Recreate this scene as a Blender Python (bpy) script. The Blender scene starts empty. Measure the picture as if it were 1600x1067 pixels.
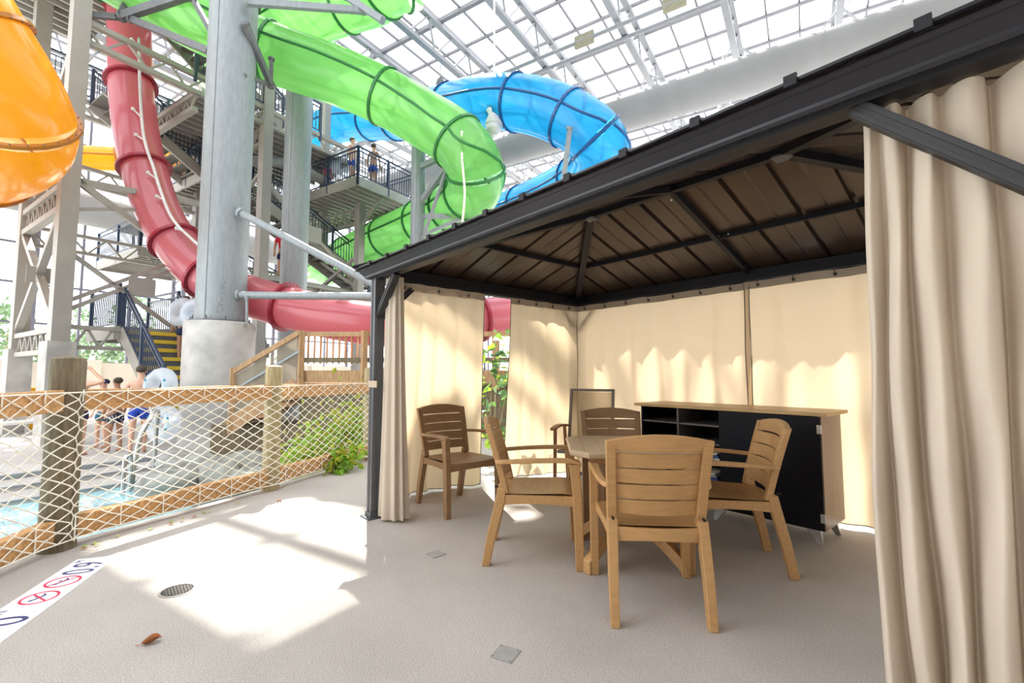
import bpy, math, random
from math import sin, cos, pi, radians, sqrt, atan2
from mathutils import Vector, Matrix

random.seed(7)
scene = bpy.context.scene
col = scene.collection

# ---------------------------------------------------------------- camera
CAM_H = 1.18
cam_data = bpy.data.cameras.new('camera')
cam_data.sensor_width = 36.0
cam_data.lens = 725.0 / 1600.0 * 36.0
cam_data.clip_start = 0.05
cam_data.clip_end = 400
cam = bpy.data.objects.new('camera', cam_data)
cam.location = (0, 0, CAM_H)
cam.rotation_euler = (radians(90 + 4.03), 0, radians(49.3))
col.objects.link(cam)
scene.camera = cam

# ---------------------------------------------------------------- sky, sun, exposure
world = bpy.data.worlds.new('sky')
scene.world = world
world.use_nodes = True
bg = world.node_tree.nodes['Background']
bg.inputs['Color'].default_value = (0.96, 0.98, 1.0, 1)
bg.inputs['Strength'].default_value = 3.9

sun_data = bpy.data.lights.new('sun', 'SUN')
sun_data.energy = 15.0
sun_data.angle = radians(0.6)
sun_data.color = (1.0, 0.96, 0.88)
sun = bpy.data.objects.new('sun', sun_data)
SUN_DIR = Vector((0.58, -0.25, -1.0)).normalized()
sun.rotation_euler = SUN_DIR.to_track_quat('-Z', 'Y').to_euler()
sun.location = (-12, 2, 30)
col.objects.link(sun)

vs = scene.view_settings
vs.view_transform = 'Standard'
vs.look = 'None'
vs.gamma = 1.0
vs.use_curve_mapping = False
vs.exposure = 0.12
scene.cycles.max_bounces = 10
scene.cycles.diffuse_bounces = 5
scene.cycles.transparent_max_bounces = 24
scene.cycles.use_denoising = True

# ---------------------------------------------------------------- helpers
# building axes of the hall (turned against the gazebo): V runs away from the camera, W to the right
AV = radians(49.3 - 32.3)
V = Vector((-sin(AV), cos(AV), 0))
W = Vector((V.y, -V.x, 0))
Z = Vector((0, 0, 1))
def bw(w, v, z):
    return W * w + V * v + Z * z

MATS = {}
def mat(name, color, rough=0.6, metal=0.0, var=0.08, scale=6.0, bump=0.0, bscale=40.0, trans=0.0,
        coat=0.0, stretch=None, detail=4.0, spec=0.5, clear=0.0, tcol=None):
    """procedural material: noise varied colour, fine bump, optional translucency (trans) and see-through (clear)"""
    m = bpy.data.materials.new(name)
    m.use_nodes = True
    nt = m.node_tree
    N, L = nt.nodes, nt.links
    b = N['Principled BSDF']
    out = N['Material Output']
    b.inputs['Roughness'].default_value = rough
    b.inputs['Metallic'].default_value = metal
    b.inputs['Specular IOR Level'].default_value = spec
    b.inputs['Coat Weight'].default_value = coat
    b.inputs['Coat Roughness'].default_value = 0.12
    tc = N.new('ShaderNodeTexCoord')
    src = tc.outputs['Object']
    if stretch:
        mp = N.new('ShaderNodeMapping')
        mp.inputs['Scale'].default_value = stretch
        L.new(src, mp.inputs['Vector'])
        src = mp.outputs['Vector']
    nz = N.new('ShaderNodeTexNoise')
    nz.inputs['Scale'].default_value = scale
    nz.inputs['Detail'].default_value = detail
    L.new(src, nz.inputs['Vector'])
    rp = N.new('ShaderNodeValToRGB')
    lo = [max(0, c * (1 - var)) for c in color]
    hi = [min(1, c * (1 + var)) for c in color]
    rp.color_ramp.elements[0].position = 0.3
    rp.color_ramp.elements[0].color = (*lo, 1)
    rp.color_ramp.elements[1].position = 0.7
    rp.color_ramp.elements[1].color = (*hi, 1)
    L.new(nz.outputs['Fac'], rp.inputs['Fac'])
    L.new(rp.outputs['Color'], b.inputs['Base Color'])
    if bump > 0:
        n2 = N.new('ShaderNodeTexNoise')
        n2.inputs['Scale'].default_value = bscale
        n2.inputs['Detail'].default_value = 3
        L.new(src, n2.inputs['Vector'])
        bp = N.new('ShaderNodeBump')
        bp.inputs['Strength'].default_value = bump
        bp.inputs['Distance'].default_value = 0.02
        L.new(n2.outputs['Fac'], bp.inputs['Height'])
        L.new(bp.outputs['Normal'], b.inputs['Normal'])
    last = b.outputs['BSDF']
    if trans > 0:
        t = N.new('ShaderNodeBsdfTranslucent')
        if tcol:
            t.inputs['Color'].default_value = (*tcol, 1)
        else:
            L.new(rp.outputs['Color'], t.inputs['Color'])
        mx = N.new('ShaderNodeMixShader')
        mx.inputs['Fac'].default_value = trans
        L.new(last, mx.inputs[1])
        L.new(t.outputs['BSDF'], mx.inputs[2])
        last = mx.outputs['Shader']
    if clear > 0:
        t = N.new('ShaderNodeBsdfTransparent')
        c = tcol or color
        t.inputs['Color'].default_value = (*[0.4 + 0.6 * x for x in c], 1)
        mx = N.new('ShaderNodeMixShader')
        mx.inputs['Fac'].default_value = clear
        L.new(last, mx.inputs[1])
        L.new(t.outputs['BSDF'], mx.inputs[2])
        last = mx.outputs['Shader']
    if last is not b.outputs['BSDF']:
        L.new(last, out.inputs['Surface'])
    MATS[name] = m
    return m

def glass(name, tint, clear, rough=0.05):
    m = bpy.data.materials.new(name)
    m.use_nodes = True
    nt = m.node_tree
    N, L = nt.nodes, nt.links
    N.remove(N['Principled BSDF'])
    t = N.new('ShaderNodeBsdfTransparent')
    t.inputs['Color'].default_value = (*tint, 1)
    g = N.new('ShaderNodeBsdfGlossy')
    g.inputs['Roughness'].default_value = rough
    g.inputs['Color'].default_value = (0.9, 0.93, 1, 1)
    mx = N.new('ShaderNodeMixShader')
    mx.inputs['Fac'].default_value = 1 - clear
    L.new(t.outputs['BSDF'], mx.inputs[1])
    L.new(g.outputs['BSDF'], mx.inputs[2])
    L.new(mx.outputs['Shader'], N['Material Output'].inputs['Surface'])
    MATS[name] = m
    return m

ORIGIN = {}          # name of an object -> world offset of its local frame (things built in world coordinates)

class MB:
    """collects shapes and links them as ONE mesh object"""
    def __init__(self):
        self.v, self.f = [], []
    def quad(self, a, b, c, d):
        n = len(self.v)
        self.v += [Vector(a), Vector(b), Vector(c), Vector(d)]
        self.f.append((n, n + 1, n + 2, n + 3))
        return self
    def poly(self, pts):
        n = len(self.v)
        self.v += [Vector(p) for p in pts]
        self.f.append(tuple(range(n, n + len(pts))))
        return self
    def frame8(self, c, x, y, z):
        n = len(self.v)
        for sz in (-1, 1):
            for sx, sy in ((-1, -1), (1, -1), (1, 1), (-1, 1)):
                self.v.append(c + x * sx + y * sy + z * sz)
        for q in ((3, 2, 1, 0), (4, 5, 6, 7), (0, 1, 5, 4), (1, 2, 6, 5), (2, 3, 7, 6), (3, 0, 4, 7)):
            self.f.append(tuple(n + i for i in q))
        return self
    def box(self, x0, x1, y0, y1, z0, z1):
        return self.frame8(Vector(((x0 + x1) / 2, (y0 + y1) / 2, (z0 + z1) / 2)),
                           Vector(((x1 - x0) / 2, 0, 0)), Vector((0, (y1 - y0) / 2, 0)), Vector((0, 0, (z1 - z0) / 2)))
    def bar(self, a, b, w, h=None, up=Z):
        h = h or w
        a, b = Vector(a), Vector(b)
        d = b - a
        u = d.normalized()
        s = u.cross(up)
        if s.length < 1e-4:
            s = u.cross(Vector((0, 1, 0)))
        s.normalize()
        t = s.cross(u).normalized()
        return self.frame8((a + b) / 2, s * w / 2, t * h / 2, d / 2)
    def loft(self, rings, closed=True, caps=True, loop=False):
        n = len(self.v)
        k = len(rings[0])
        for r in rings:
            self.v += [Vector(p) for p in r]
        m = len(rings)
        for i in range(m if loop else m - 1):
            i2 = (i + 1) % m
            for j in range(k if closed else k - 1):
                j2 = (j + 1) % k
                self.f.append((n + i * k + j, n + i * k + j2, n + i2 * k + j2, n + i2 * k + j))
        if caps and closed and not loop:
            self.f.append(tuple(n + j for j in range(k))[::-1])
            self.f.append(tuple(n + (m - 1) * k + j for j in range(k)))
        return self
    def tube(self, path, r, n=8, caps=True, arc=None, twist=0.0):
        """swept circle (or an arc of it) along a path; r a number or a list"""
        path = [Vector(p) for p in path]
        rings = []
        prev = None
        for i, p in enumerate(path):
            d = (path[min(i + 1, len(path) - 1)] - path[max(i - 1, 0)]).normalized()
            s = d.cross(Z)
            if s.length < 0.05:
                s = prev if prev is not None else d.cross(Vector((0, 1, 0)))
            s = s.normalized()
            if prev is not None and s.dot(prev) < 0 and arc is None:
                s = -s
            prev = s
            t = s.cross(d).normalized()
            rr = r[i] if isinstance(r, (list, tuple)) else r
            if arc:
                a0, a1 = arc
                rings.append([p + s * rr * cos(a0 + (a1 - a0) * j / n) + t * rr * sin(a0 + (a1 - a0) * j / n) for j in range(n + 1)])
            else:
                rings.append([p + s * rr * cos(2 * pi * j / n + twist) + t * rr * sin(2 * pi * j / n + twist) for j in range(n)])
        return self.loft(rings, closed=arc is None, caps=caps and arc is None)
    def ring(self, c, axis, r_out, r_in, thick, n=20):
        c = Vector(c)
        u = Vector(axis).normalized()
        s = u.cross(Z)
        if s.length < 1e-3:
            s = Vector((1, 0, 0))
        s.normalize()
        t = s.cross(u)
        rings = []
        for j in range(n):
            a = 2 * pi * j / n
            d = s * cos(a) + t * sin(a)
            rings.append([c + d * r_out - u * thick / 2, c + d * r_out + u * thick / 2,
                          c + d * r_in + u * thick / 2, c + d * r_in - u * thick / 2])
        return self.loft(rings, loop=True)
    def disc(self, c, r, z=0.0, n=24, h=0.0):
        c = Vector(c)
        lo = [c + Vector((r * cos(2 * pi * j / n), r * sin(2 * pi * j / n), 0)) for j in range(n)]
        if h:
            return self.loft([lo, [p + Z * h for p in lo]])
        return self.poly(lo)
    def lathe(self, c, prof, n=20):
        c = Vector(c)
        rings = [[c + Vector((r * cos(2 * pi * j / n), r * sin(2 * pi * j / n), z)) for j in range(n)] for r, z in prof]
        return self.loft(rings)
    def prism(self, poly, d):
        """poly (list of points) pushed along d"""
        d = Vector(d)
        a = [Vector(p) for p in poly]
        return self.loft([a, [p + d for p in a]])
    def grid(self, fn, nu, nv):
        return self.loft([[fn(i / nu, j / nv) for j in range(nv + 1)] for i in range(nu + 1)], closed=False)
    def blob(self, c, r, seed=0, nu=8, nv=10, rough=0.2):
        """lumpy closed stone or crown"""
        rnd = random.Random(seed)
        c = Vector(c)
        r = Vector(r) if not isinstance(r, (int, float)) else Vector((r, r, r))
        ph = [rnd.uniform(0, 6.28) for _ in range(6)]
        rings = []
        for i in range(1, nu):
            a = pi * i / nu
            ring = []
            for j in range(nv):
                b = 2 * pi * j / nv
                k = 1 + rough * (0.5 * sin(2 * b + ph[0]) * sin(a) + 0.4 * sin(3 * b + ph[1] + 2 * a) + 0.4 * sin(4 * a + ph[2]) + 0.3 * rnd.uniform(-1, 1))
                ring.append(c + Vector((r.x * sin(a) * cos(b) * k, r.y * sin(a) * sin(b) * k, -r.z * cos(a) * k)))
            rings.append(ring)
        return self.loft(rings)
    def build(self, name, material, parent=None, smooth=False, bevel=0.0, label=None, cat=None, group=None, kind=None, autosmooth=None, local=False):
        off = ORIGIN.get(parent.name, Vector((0, 0, 0))) if parent is not None and not local else Vector((0, 0, 0))
        me = bpy.data.meshes.new(name)
        me.from_pydata([v - off for v in self.v], [], self.f)
        me.validate()
        me.update()
        if smooth:
            me.shade_smooth()
            if autosmooth:
                me.set_sharp_from_angle(angle=radians(autosmooth))
        me.materials.append(MATS[material])
        o = bpy.data.objects.new(name, me)
        col.objects.link(o)
        if parent is not None:
            o.parent = parent
            if parent.name in ORIGIN:
                ORIGIN[o.name] = off
        if bevel > 0:
            bm = o.modifiers.new('bevel', 'BEVEL')
            bm.width = bevel
            bm.segments = 2
            bm.limit_method = 'ANGLE'
            bm.angle_limit = radians(40)
        tag(o, label, cat, group, kind)
        return o

def tag(o, label=None, cat=None, group=None, kind=None):
    if label: o['label'] = label
    if cat: o['category'] = cat
    if group: o['group'] = group
    if kind: o['kind'] = kind
    return o

def thing(name, loc, label, cat, group=None, rz=0.0, world_coords=False, kind=None):
    o = bpy.data.objects.new(name, None)
    o.empty_display_size = 0.1
    o.location = loc
    o.rotation_euler = (0, 0, rz)
    col.objects.link(o)
    if world_coords:
        ORIGIN[o.name] = Vector(loc)
    return tag(o, label, cat, group, kind)

def copy_tree(o, parent=None):
    c = o.copy()
    col.objects.link(c)
    c.parent = parent
    for ch in [x for x in KIDS.get(o.name, o.children)]:
        copy_tree(ch, c)
    return c
KIDS = {}

def inst(src, name, parent, loc, rot=None, sc=None):
    """another object sharing the mesh of src"""
    o = bpy.data.objects.new(name, src.data)
    col.objects.link(o)
    o.parent = parent
    off = ORIGIN.get(parent.name, Vector((0, 0, 0))) if parent else Vector((0, 0, 0))
    o.location = Vector(loc) - off
    if rot is not None: o.rotation_euler = rot
    if sc is not None: o.scale = sc
    return o

def smoothpath(pts, n=8):
    """Catmull-Rom through the points"""
    P = [Vector(p) for p in pts]
    P = [P[0] * 2 - P[1]] + P + [P[-1] * 2 - P[-2]]
    out = []
    for i in range(1, len(P) - 2):
        a, b, c, d = P[i - 1], P[i], P[i + 1], P[i + 2]
        for k in range(n):
            t = k / n
            out.append(0.5 * ((2 * b) + (c - a) * t + (2 * a - 5 * b + 4 * c - d) * t * t + (3 * b - a - 3 * c + d) * t ** 3))
    out.append(P[-2])
    return out

# ---------------------------------------------------------------- materials
def floor_material():
    m = mat('floor_concrete', (0.46, 0.42, 0.385), rough=0.75, var=0.10, scale=1.3, bump=0.25, bscale=160, detail=6)
    N, L = m.node_tree.nodes, m.node_tree.links
    b = N['Principled BSDF']
    ramp = next(n for n in N if n.bl_idname == 'ShaderNodeValToRGB')
    tc = next(n for n in N if n.bl_idname == 'ShaderNodeTexCoord')
    sp = N.new('ShaderNodeTexNoise'); sp.inputs['Scale'].default_value = 170; sp.inputs['Detail'].default_value = 2
    L.new(tc.outputs['Object'], sp.inputs['Vector'])
    r2 = N.new('ShaderNodeValToRGB')
    r2.color_ramp.elements[0].position = 0.36; r2.color_ramp.elements[0].color = (0.62, 0.60, 0.58, 1)
    r2.color_ramp.elements[1].position = 0.58; r2.color_ramp.elements[1].color = (1, 1, 1, 1)
    L.new(sp.outputs['Fac'], r2.inputs['Fac'])
    mx = N.new('ShaderNodeMix'); mx.data_type = 'RGBA'; mx.blend_type = 'MULTIPLY'; mx.inputs['Factor'].default_value = 0.8
    L.new(ramp.outputs['Color'], mx.inputs['A']); L.new(r2.outputs['Color'], mx.inputs['B'])
    L.new(mx.outputs['Result'], b.inputs['Base Color'])
floor_material()
mat('dark_metal', (0.009, 0.0085, 0.012), rough=0.5, spec=0.25, var=0.15, scale=3, bump=0.05, bscale=200)
mat('roof_sheet', (0.060, 0.040, 0.031), rough=0.30, metal=0.4, var=0.2, scale=1.5)
mat('brace_metal', (0.034, 0.034, 0.036), rough=0.5, metal=0.3)
mat('post_metal', (0.10, 0.105, 0.115), rough=0.5, metal=0.4, var=0.1)
mat('curtain_cloth', (0.66, 0.57, 0.46), rough=0.9, var=0.04, scale=3, bump=0.12, bscale=300, trans=0.40, tcol=(0.84, 0.66, 0.43), spec=0.2)
mat('curtain_cloth_front', (0.66, 0.58, 0.48), rough=0.9, var=0.04, scale=3, bump=0.12, bscale=300, trans=0.25, spec=0.2)
mat('curtain_header', (0.42, 0.35, 0.27), rough=0.9, var=0.05, trans=0.15)
mat('zip', (0.10, 0.08, 0.06), rough=0.6)
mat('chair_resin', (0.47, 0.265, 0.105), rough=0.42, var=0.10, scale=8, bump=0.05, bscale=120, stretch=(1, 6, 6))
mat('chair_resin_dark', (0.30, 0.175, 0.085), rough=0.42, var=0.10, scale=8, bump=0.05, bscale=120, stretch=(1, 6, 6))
mat('table_resin', (0.45, 0.33, 0.21), rough=0.32, var=0.08, scale=5)
mat('dark_hole', (0.01, 0.01, 0.01), rough=0.8)
mat('sling', (0.42, 0.36, 0.27), rough=0.8, var=0.05, scale=100, trans=0.35, clear=0.45)
mat('grey_frame', (0.23, 0.21, 0.19), rough=0.5, metal=0.2)
mat('red_wood', (0.27, 0.11, 0.05), rough=0.5, var=0.2, scale=10, stretch=(1, 1, 8))
mat('laminate_oak', (0.52, 0.33, 0.13), rough=0.4, var=0.16, scale=4, stretch=(1.5, 18, 18))
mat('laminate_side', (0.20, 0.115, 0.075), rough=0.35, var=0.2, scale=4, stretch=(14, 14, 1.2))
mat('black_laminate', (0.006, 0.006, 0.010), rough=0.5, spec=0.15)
mat('trim_metal', (0.020, 0.019, 0.025), rough=0.33, metal=0.3, var=0.12, scale=2)
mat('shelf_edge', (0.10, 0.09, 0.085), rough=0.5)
mat('steel', (0.55, 0.55, 0.54), rough=0.3, metal=0.9)
mat('galvanised', (0.27, 0.30, 0.315), rough=0.5, metal=0.15, var=0.10, scale=5, stretch=(3, 3, 0.7), bump=0.04)
mat('galvanised_dark', (0.14, 0.145, 0.155), rough=0.5, metal=0.2, var=0.14, scale=8)
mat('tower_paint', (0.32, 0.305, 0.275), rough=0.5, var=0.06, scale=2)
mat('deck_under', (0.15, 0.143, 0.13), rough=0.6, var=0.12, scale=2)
mat('navy_paint', (0.035, 0.055, 0.10), rough=0.4, var=0.1)
mat('yellow_tread', (0.72, 0.52, 0.04), rough=0.6)
mat('concrete', (0.42, 0.41, 0.385), rough=0.85, var=0.25, scale=2.2, bump=0.3, bscale=30, detail=8)
mat('concrete_pool', (0.42, 0.40, 0.38), rough=0.8, var=0.1, scale=1.5, bump=0.1)
mat('wood_rail', (0.50, 0.27, 0.10), rough=0.6, var=0.30, scale=5, stretch=(9, 9, 9), bump=0.15, bscale=25)
mat('wood_old', (0.16, 0.125, 0.075), rough=0.8, var=0.35, scale=5, stretch=(8, 8, 1.2), bump=0.3, bscale=20)
mat('wood_post', (0.36, 0.29, 0.16), rough=0.8, var=0.3, scale=5, stretch=(8, 8, 1.2), bump=0.3, bscale=20)
mat('wood_deck', (0.40, 0.24, 0.12), rough=0.7, var=0.25, scale=5, stretch=(6, 6, 1.5))
mat('wood_slat', (0.52, 0.25, 0.12), rough=0.7, var=0.25, scale=4, stretch=(6, 6, 1.0))
mat('net_rope', (0.80, 0.76, 0.66), rough=0.8, var=0.1, scale=30)
mat('leaf_green', (0.24, 0.46, 0.05), rough=0.45, var=0.4, scale=9, trans=0.4, tcol=(0.42, 0.62, 0.06))
mat('leaf_blue', (0.10, 0.22, 0.12), rough=0.4, var=0.4, scale=9, trans=0.3, tcol=(0.30, 0.5, 0.10))
mat('leaf_yellow', (0.45, 0.45, 0.05), rough=0.5, var=0.3, trans=0.4)
mat('stem', (0.32, 0.26, 0.15), rough=0.8)
mat('leaf_dry', (0.36, 0.12, 0.03), rough=0.7, var=0.4, scale=60)
mat('rock', (0.26, 0.265, 0.235), rough=0.85, var=0.35, scale=4, bump=0.5, bscale=12, detail=8)
mat('red_tube', (0.58, 0.17, 0.21), rough=0.28, var=0.10, scale=0.8, trans=0.35, coat=0.5, tcol=(0.88, 0.33, 0.37), stretch=(1, 1, 0.4))
mat('red_flange', (0.30, 0.015, 0.035), rough=0.35)
mat('green_tube', (0.17, 0.48, 0.12), rough=0.22, var=0.35, scale=0.7, trans=0.58, coat=0.6, tcol=(0.48, 0.84, 0.37), clear=0.10)
mat('green_flange', (0.03, 0.22, 0.05), rough=0.35, trans=0.2)
mat('blue_tube', (0.015, 0.22, 0.42), rough=0.22, var=0.35, scale=0.7, trans=0.60, coat=0.6, tcol=(0.07, 0.56, 0.82), clear=0.12)
mat('blue_flange', (0.01, 0.09, 0.28), rough=0.35, trans=0.2)
mat('yellow_tube', (0.75, 0.33, 0.015), rough=0.22, var=0.15, scale=1.2, trans=0.5, coat=0.6, tcol=(1.0, 0.60, 0.03))
mat('yellow_flange', (0.40, 0.14, 0.01), rough=0.4)
mat('roof_steel', (0.24, 0.245, 0.26), rough=0.5, var=0.05)
mat('purlin_steel', (0.17, 0.165, 0.18), rough=0.5, var=0.05)
mat('mullion', (0.14, 0.13, 0.17), rough=0.5, var=0.05)
mat('duct_cloth', (0.27, 0.27, 0.268), rough=0.8, var=0.06, scale=1.0, trans=0.1)
mat('blocker_board', (0.55, 0.55, 0.56), rough=0.8)  # for the boards added overhead to block the sun
mat('beige_wall', (0.60, 0.53, 0.43), rough=0.8, var=0.06, scale=1.0)
mat('light_cut_wall', (0.20, 0.19, 0.18), rough=0.8, var=0.04, scale=0.5)  # kept dark so the two added walls bounce little light
mat('white_plastic', (0.82, 0.82, 0.82), rough=0.35, trans=0.3)
mat('ceil_box', (0.24, 0.22, 0.15), rough=0.7)
mat('sign_white', (0.82, 0.82, 0.83), rough=0.45, var=0.02)
mat('sign_blue', (0.03, 0.03, 0.16), rough=0.5)
mat('sign_red', (0.62, 0.02, 0.08), rough=0.5)
mat('iron', (0.07, 0.065, 0.06), rough=0.6, metal=0.4)
mat('patch_grey', (0.30, 0.29, 0.27), rough=0.8, var=0.1, scale=20)
mat('clear_vinyl', (0.75, 0.80, 0.86), rough=0.15, trans=0.4, clear=0.45, tcol=(0.9, 0.95, 1.0))
mat('vinyl_blue', (0.03, 0.33, 0.42), rough=0.3)
mat('towel_white', (0.72, 0.72, 0.72), rough=0.9, bump=0.2)
mat('towel_blue', (0.05, 0.09, 0.30), rough=0.9)
mat('bag_plastic', (0.40, 0.46, 0.52), rough=0.25, trans=0.2)
mat('outdoor_ground', (0.62, 0.62, 0.50), rough=0.9, var=0.25, scale=0.15)
mat('tree_leaf', (0.16, 0.24, 0.12), rough=0.9, var=0.4, scale=2, trans=0.2)
mat('skin_light', (0.62, 0.36, 0.25), rough=0.5)
mat('skin_tan', (0.42, 0.22, 0.13), rough=0.5)
mat('hair_dark', (0.05, 0.035, 0.025), rough=0.7)
mat('cloth_navy', (0.015, 0.02, 0.07), rough=0.8)
mat('cloth_blue', (0.02, 0.06, 0.42), rough=0.8)
mat('cloth_red', (0.55, 0.01, 0.03), rough=0.8)
mat('cloth_pink', (0.65, 0.12, 0.28), rough=0.8)
mat('cloth_orange', (0.85, 0.18, 0.02), rough=0.7)
mat('cloth_lime', (0.45, 0.65, 0.05), rough=0.7)
mat('cloth_teal', (0.01, 0.11, 0.17), rough=0.7)
mat('orange_plastic', (0.85, 0.42, 0.01), rough=0.5)
def pattern_cloth():
    m = mat('cloth_print', (0.02, 0.025, 0.06), rough=0.8)
    N, L = m.node_tree.nodes, m.node_tree.links
    v = N.new('ShaderNodeTexVoronoi'); v.inputs['Scale'].default_value = 22
    tc = next(n for n in N if n.bl_idname == 'ShaderNodeTexCoord')
    L.new(tc.outputs['Object'], v.inputs['Vector'])
    r = N.new('ShaderNodeValToRGB')
    r.color_ramp.elements[0].position = 0.28; r.color_ramp.elements[0].color = (0.6, 0.6, 0.62, 1)
    r.color_ramp.elements[1].position = 0.34; r.color_ramp.elements[1].color = (0.02, 0.025, 0.06, 1)
    L.new(v.outputs['Distance'], r.inputs['Fac'])
    L.new(r.outputs['Color'], N['Principled BSDF'].inputs['Base Color'])
pattern_cloth()
def water_material():
    m = mat('pool_water', (0.34, 0.58, 0.63), rough=0.08, var=0.35, scale=2.5, bump=0.7, bscale=5, detail=6, stretch=(1, 1.6, 1))
water_material()
glass('roof_glass', (0.97, 0.98, 1.0), 0.94)
glass('wall_glass', (0.93, 0.96, 1.0), 0.92)
# ================================================================ FLOOR
FENCE = [Vector((-2.95, -1.15, 0)), Vector((-4.456, -0.231, 0)), Vector((-5.292, 1.283, 0)), Vector((-6.25, 2.75, 0)), Vector((-7.3, 4.3, 0))]
deck_edge = [(-2.99, -1.27, 0), (-4.53, -0.30, 0), (-5.40, 1.25, 0), (-6.36, 2.75, 0), (-7.4, 4.3, 0), (-7.4, 12, 0), (7, 12, 0), (7, -6, 0), (-2.99, -6, 0)]
m = MB(); m.prism([Vector(p) - Z * 1.0 for p in deck_edge][::-1], (0, 0, 1.0))
floor = m.build('floor', 'floor_concrete', kind='structure', label='pale speckled concrete deck floor under and around the gazebo')

# ================================================================ GAZEBO
GL, GR, GF, GB = -3.74, 0.30, 1.70, 4.27
OV, ZE, ZR = 0.15, 2.065, 2.535
gz = thing('gazebo', (GL, GF, 0), 'dark metal hardtop gazebo with a hipped ribbed roof', 'gazebo', world_coords=True)
def gpost(x, y):
    m = MB()
    s = 0.043
    prof = []
    for k in range(4):                       # fluted square section
        a = k * pi / 2
        for q in (-1, -0.45, -0.35, -0.05, 0.05, 0.35, 0.45):
            d = s if abs(q) not in (0.35, 0.05) else s - 0.006
            px, py = d, q * s
            prof.append((x + px * cos(a) - py * sin(a), y + px * sin(a) + py * cos(a)))
    m.prism([(p[0], p[1], 0.012) for p in prof], (0, 0, 1.99))
    o = m.build('post', 'post_metal', gz)
    m = MB(); m.box(x - 0.08, x + 0.08, y - 0.08, y + 0.08, 0.0, 0.012); m.box(x - 0.052, x + 0.052, y - 0.052, y + 0.052, 0.012, 0.05)
    m.build('base_plate', 'post_metal', o)
for x, y in ((GL, GF), (GR, GF), (GL, GB), (GR, GB)):
    gpost(x, y)

def sweep_rect(prof, name, material):
    """profile (outward offset, z) run along one side of the frame"""
    sides = [((GL, GF), (GR, GF), (0, -1)), ((GR, GF), (GR, GB), (1, 0)), ((GR, GB), (GL, GB), (0, 1)), ((GL, GB), (GL, GF), (-1, 0))]
    for (a, b, nrm) in sides:
        d = Vector((b[0] - a[0], b[1] - a[1], 0)).normalized()
        nv = Vector((nrm[0], nrm[1], 0))
        r0 = [Vector((a[0], a[1], 0)) + nv * o - d * o + Z * z for o, z in prof]
        r1 = [Vector((b[0], b[1], 0)) + nv * o + d * o + Z * z for o, z in prof]
        m = MB(); m.loft([r0, r1]); m.build(name, material, gz)
sweep_rect([(-0.035, 1.99), (0.035, 1.99), (0.04, 2.005), (0.048, 2.012), (0.048, 2.05), (0.055, 2.056), (0.055, 2.10), (-0.035, 2.10)], 'beam', 'dark_metal')
sweep_rect([(0.056, 2.004), (0.078, 1.996), (0.086, 2.006), (0.088, 2.016), (0.116, 2.046), (0.121, 2.050), (0.118, 2.053), (0.128, 2.064), (0.133, 2.067), (0.130, 2.070), (0.148, 2.080), (0.150, 2.088), (0.120, 2.088), (0.056, 2.088)], 'eave_trim', 'trim_metal')
sweep_rect([(-0.065, 2.0), (-0.04, 2.0), (-0.04, 2.035), (-0.065, 2.035)], 'curtain_rail', 'dark_metal')
def brace(a, b):
    m = MB(); m.bar(a, b, 0.05, 0.05)
    for k in (-0.014, 0.014):
        d = (Vector(b) - Vector(a)).normalized(); u = Vector((0, 0, 1)) - d * d.z; u.normalize()
        m.bar(Vector(a) + u * k, Vector(b) + u * k, 0.058, 0.012)
    m.build('corner_brace', 'brace_metal', gz)
for x, sx, ln in ((GL, 1, 0.34), (GR, -1, 0.65)):
    for y, sy in ((GF, 1), (GB, -1)):
        brace((x, y, 1.99 - ln), (x + sx * ln, y, 1.99))
        brace((x, y, 1.99 - 0.36), (x, y + sy * 0.36, 1.99))

# roof sheets, one object for each sheet between two ribs
RX0, RX1, RY0, RY1 = GL - OV, GR + OV, GF - OV, GB + OV
RUN = (RY1 - RY0) / 2
def zroof(t):
    return ZE + (ZR - ZE) * t / RUN
def slope_sheets(length, base, sdir, tdir, is_long, nsheet):
    wd = length / nsheet
    for i in range(nsheet):
        s0, s1 = i * wd, (i + 1) * wd
        prof = []
        if i > 0:
            prof += [(s0, 0.032), (s0 + 0.012, 0.032), (s0 + 0.02, 0.0)]
        else:
            prof += [(0.0, 0.0)]
        mid = (s0 + s1) / 2
        prof += [(mid - 0.012, 0.0), (mid, 0.005), (mid + 0.012, 0.0)]
        if i < nsheet - 1:
            prof += [(s1 - 0.02, 0.0), (s1 - 0.012, 0.032), (s1, 0.032)]
        else:
            prof += [(s1, 0.0)]
        apex = length / 2
        if s0 < apex < s1 and not is_long:
            prof = sorted(prof + [(apex - 0.0005, 0.005)])
        def tm(s):
            return max(0.0, min(RUN, s, length - s))
        for kx in (RUN, length - RUN):
            if is_long and s0 < kx < s1:
                prof = sorted(prof + [(kx, 0.0)])
        lo, hi = [], []
        for s, h in prof:
            t = tm(s)
            p0 = base + sdir * s + Z * (zroof(0) + h)
            p1 = base + sdir * s + tdir * t + Z * (zroof(t) + h)
            lo.append(p0); hi.append(p1)
        m = MB()
        m.loft([lo, hi], closed=False)
        m.loft([[p + Z * 0.0025 for p in lo][::-1], [p + Z * 0.0025 for p in hi][::-1]], closed=False)
        m.build('roof_sheet', 'roof_sheet', gz)
        if i > 0:                            # dark plug closing the rib at the eave
            m = MB(); m.box(-0.018, 0.018, -0.006, 0.006, 0, 0.036)
            o = m.build('rib_cap', 'dark_metal', gz, local=True)
            o.location = base + sdir * s0 - tdir * 0.004 + Z * zroof(0) - ORIGIN[gz.name]
            o.rotation_euler = (0, 0, atan2(sdir.y, sdir.x))
X_, Y_ = Vector((1, 0, 0)), Vector((0, 1, 0))
slope_sheets(RX1 - RX0, Vector((RX0, RY0, 0)), X_, Y_, True, 14)
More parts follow.
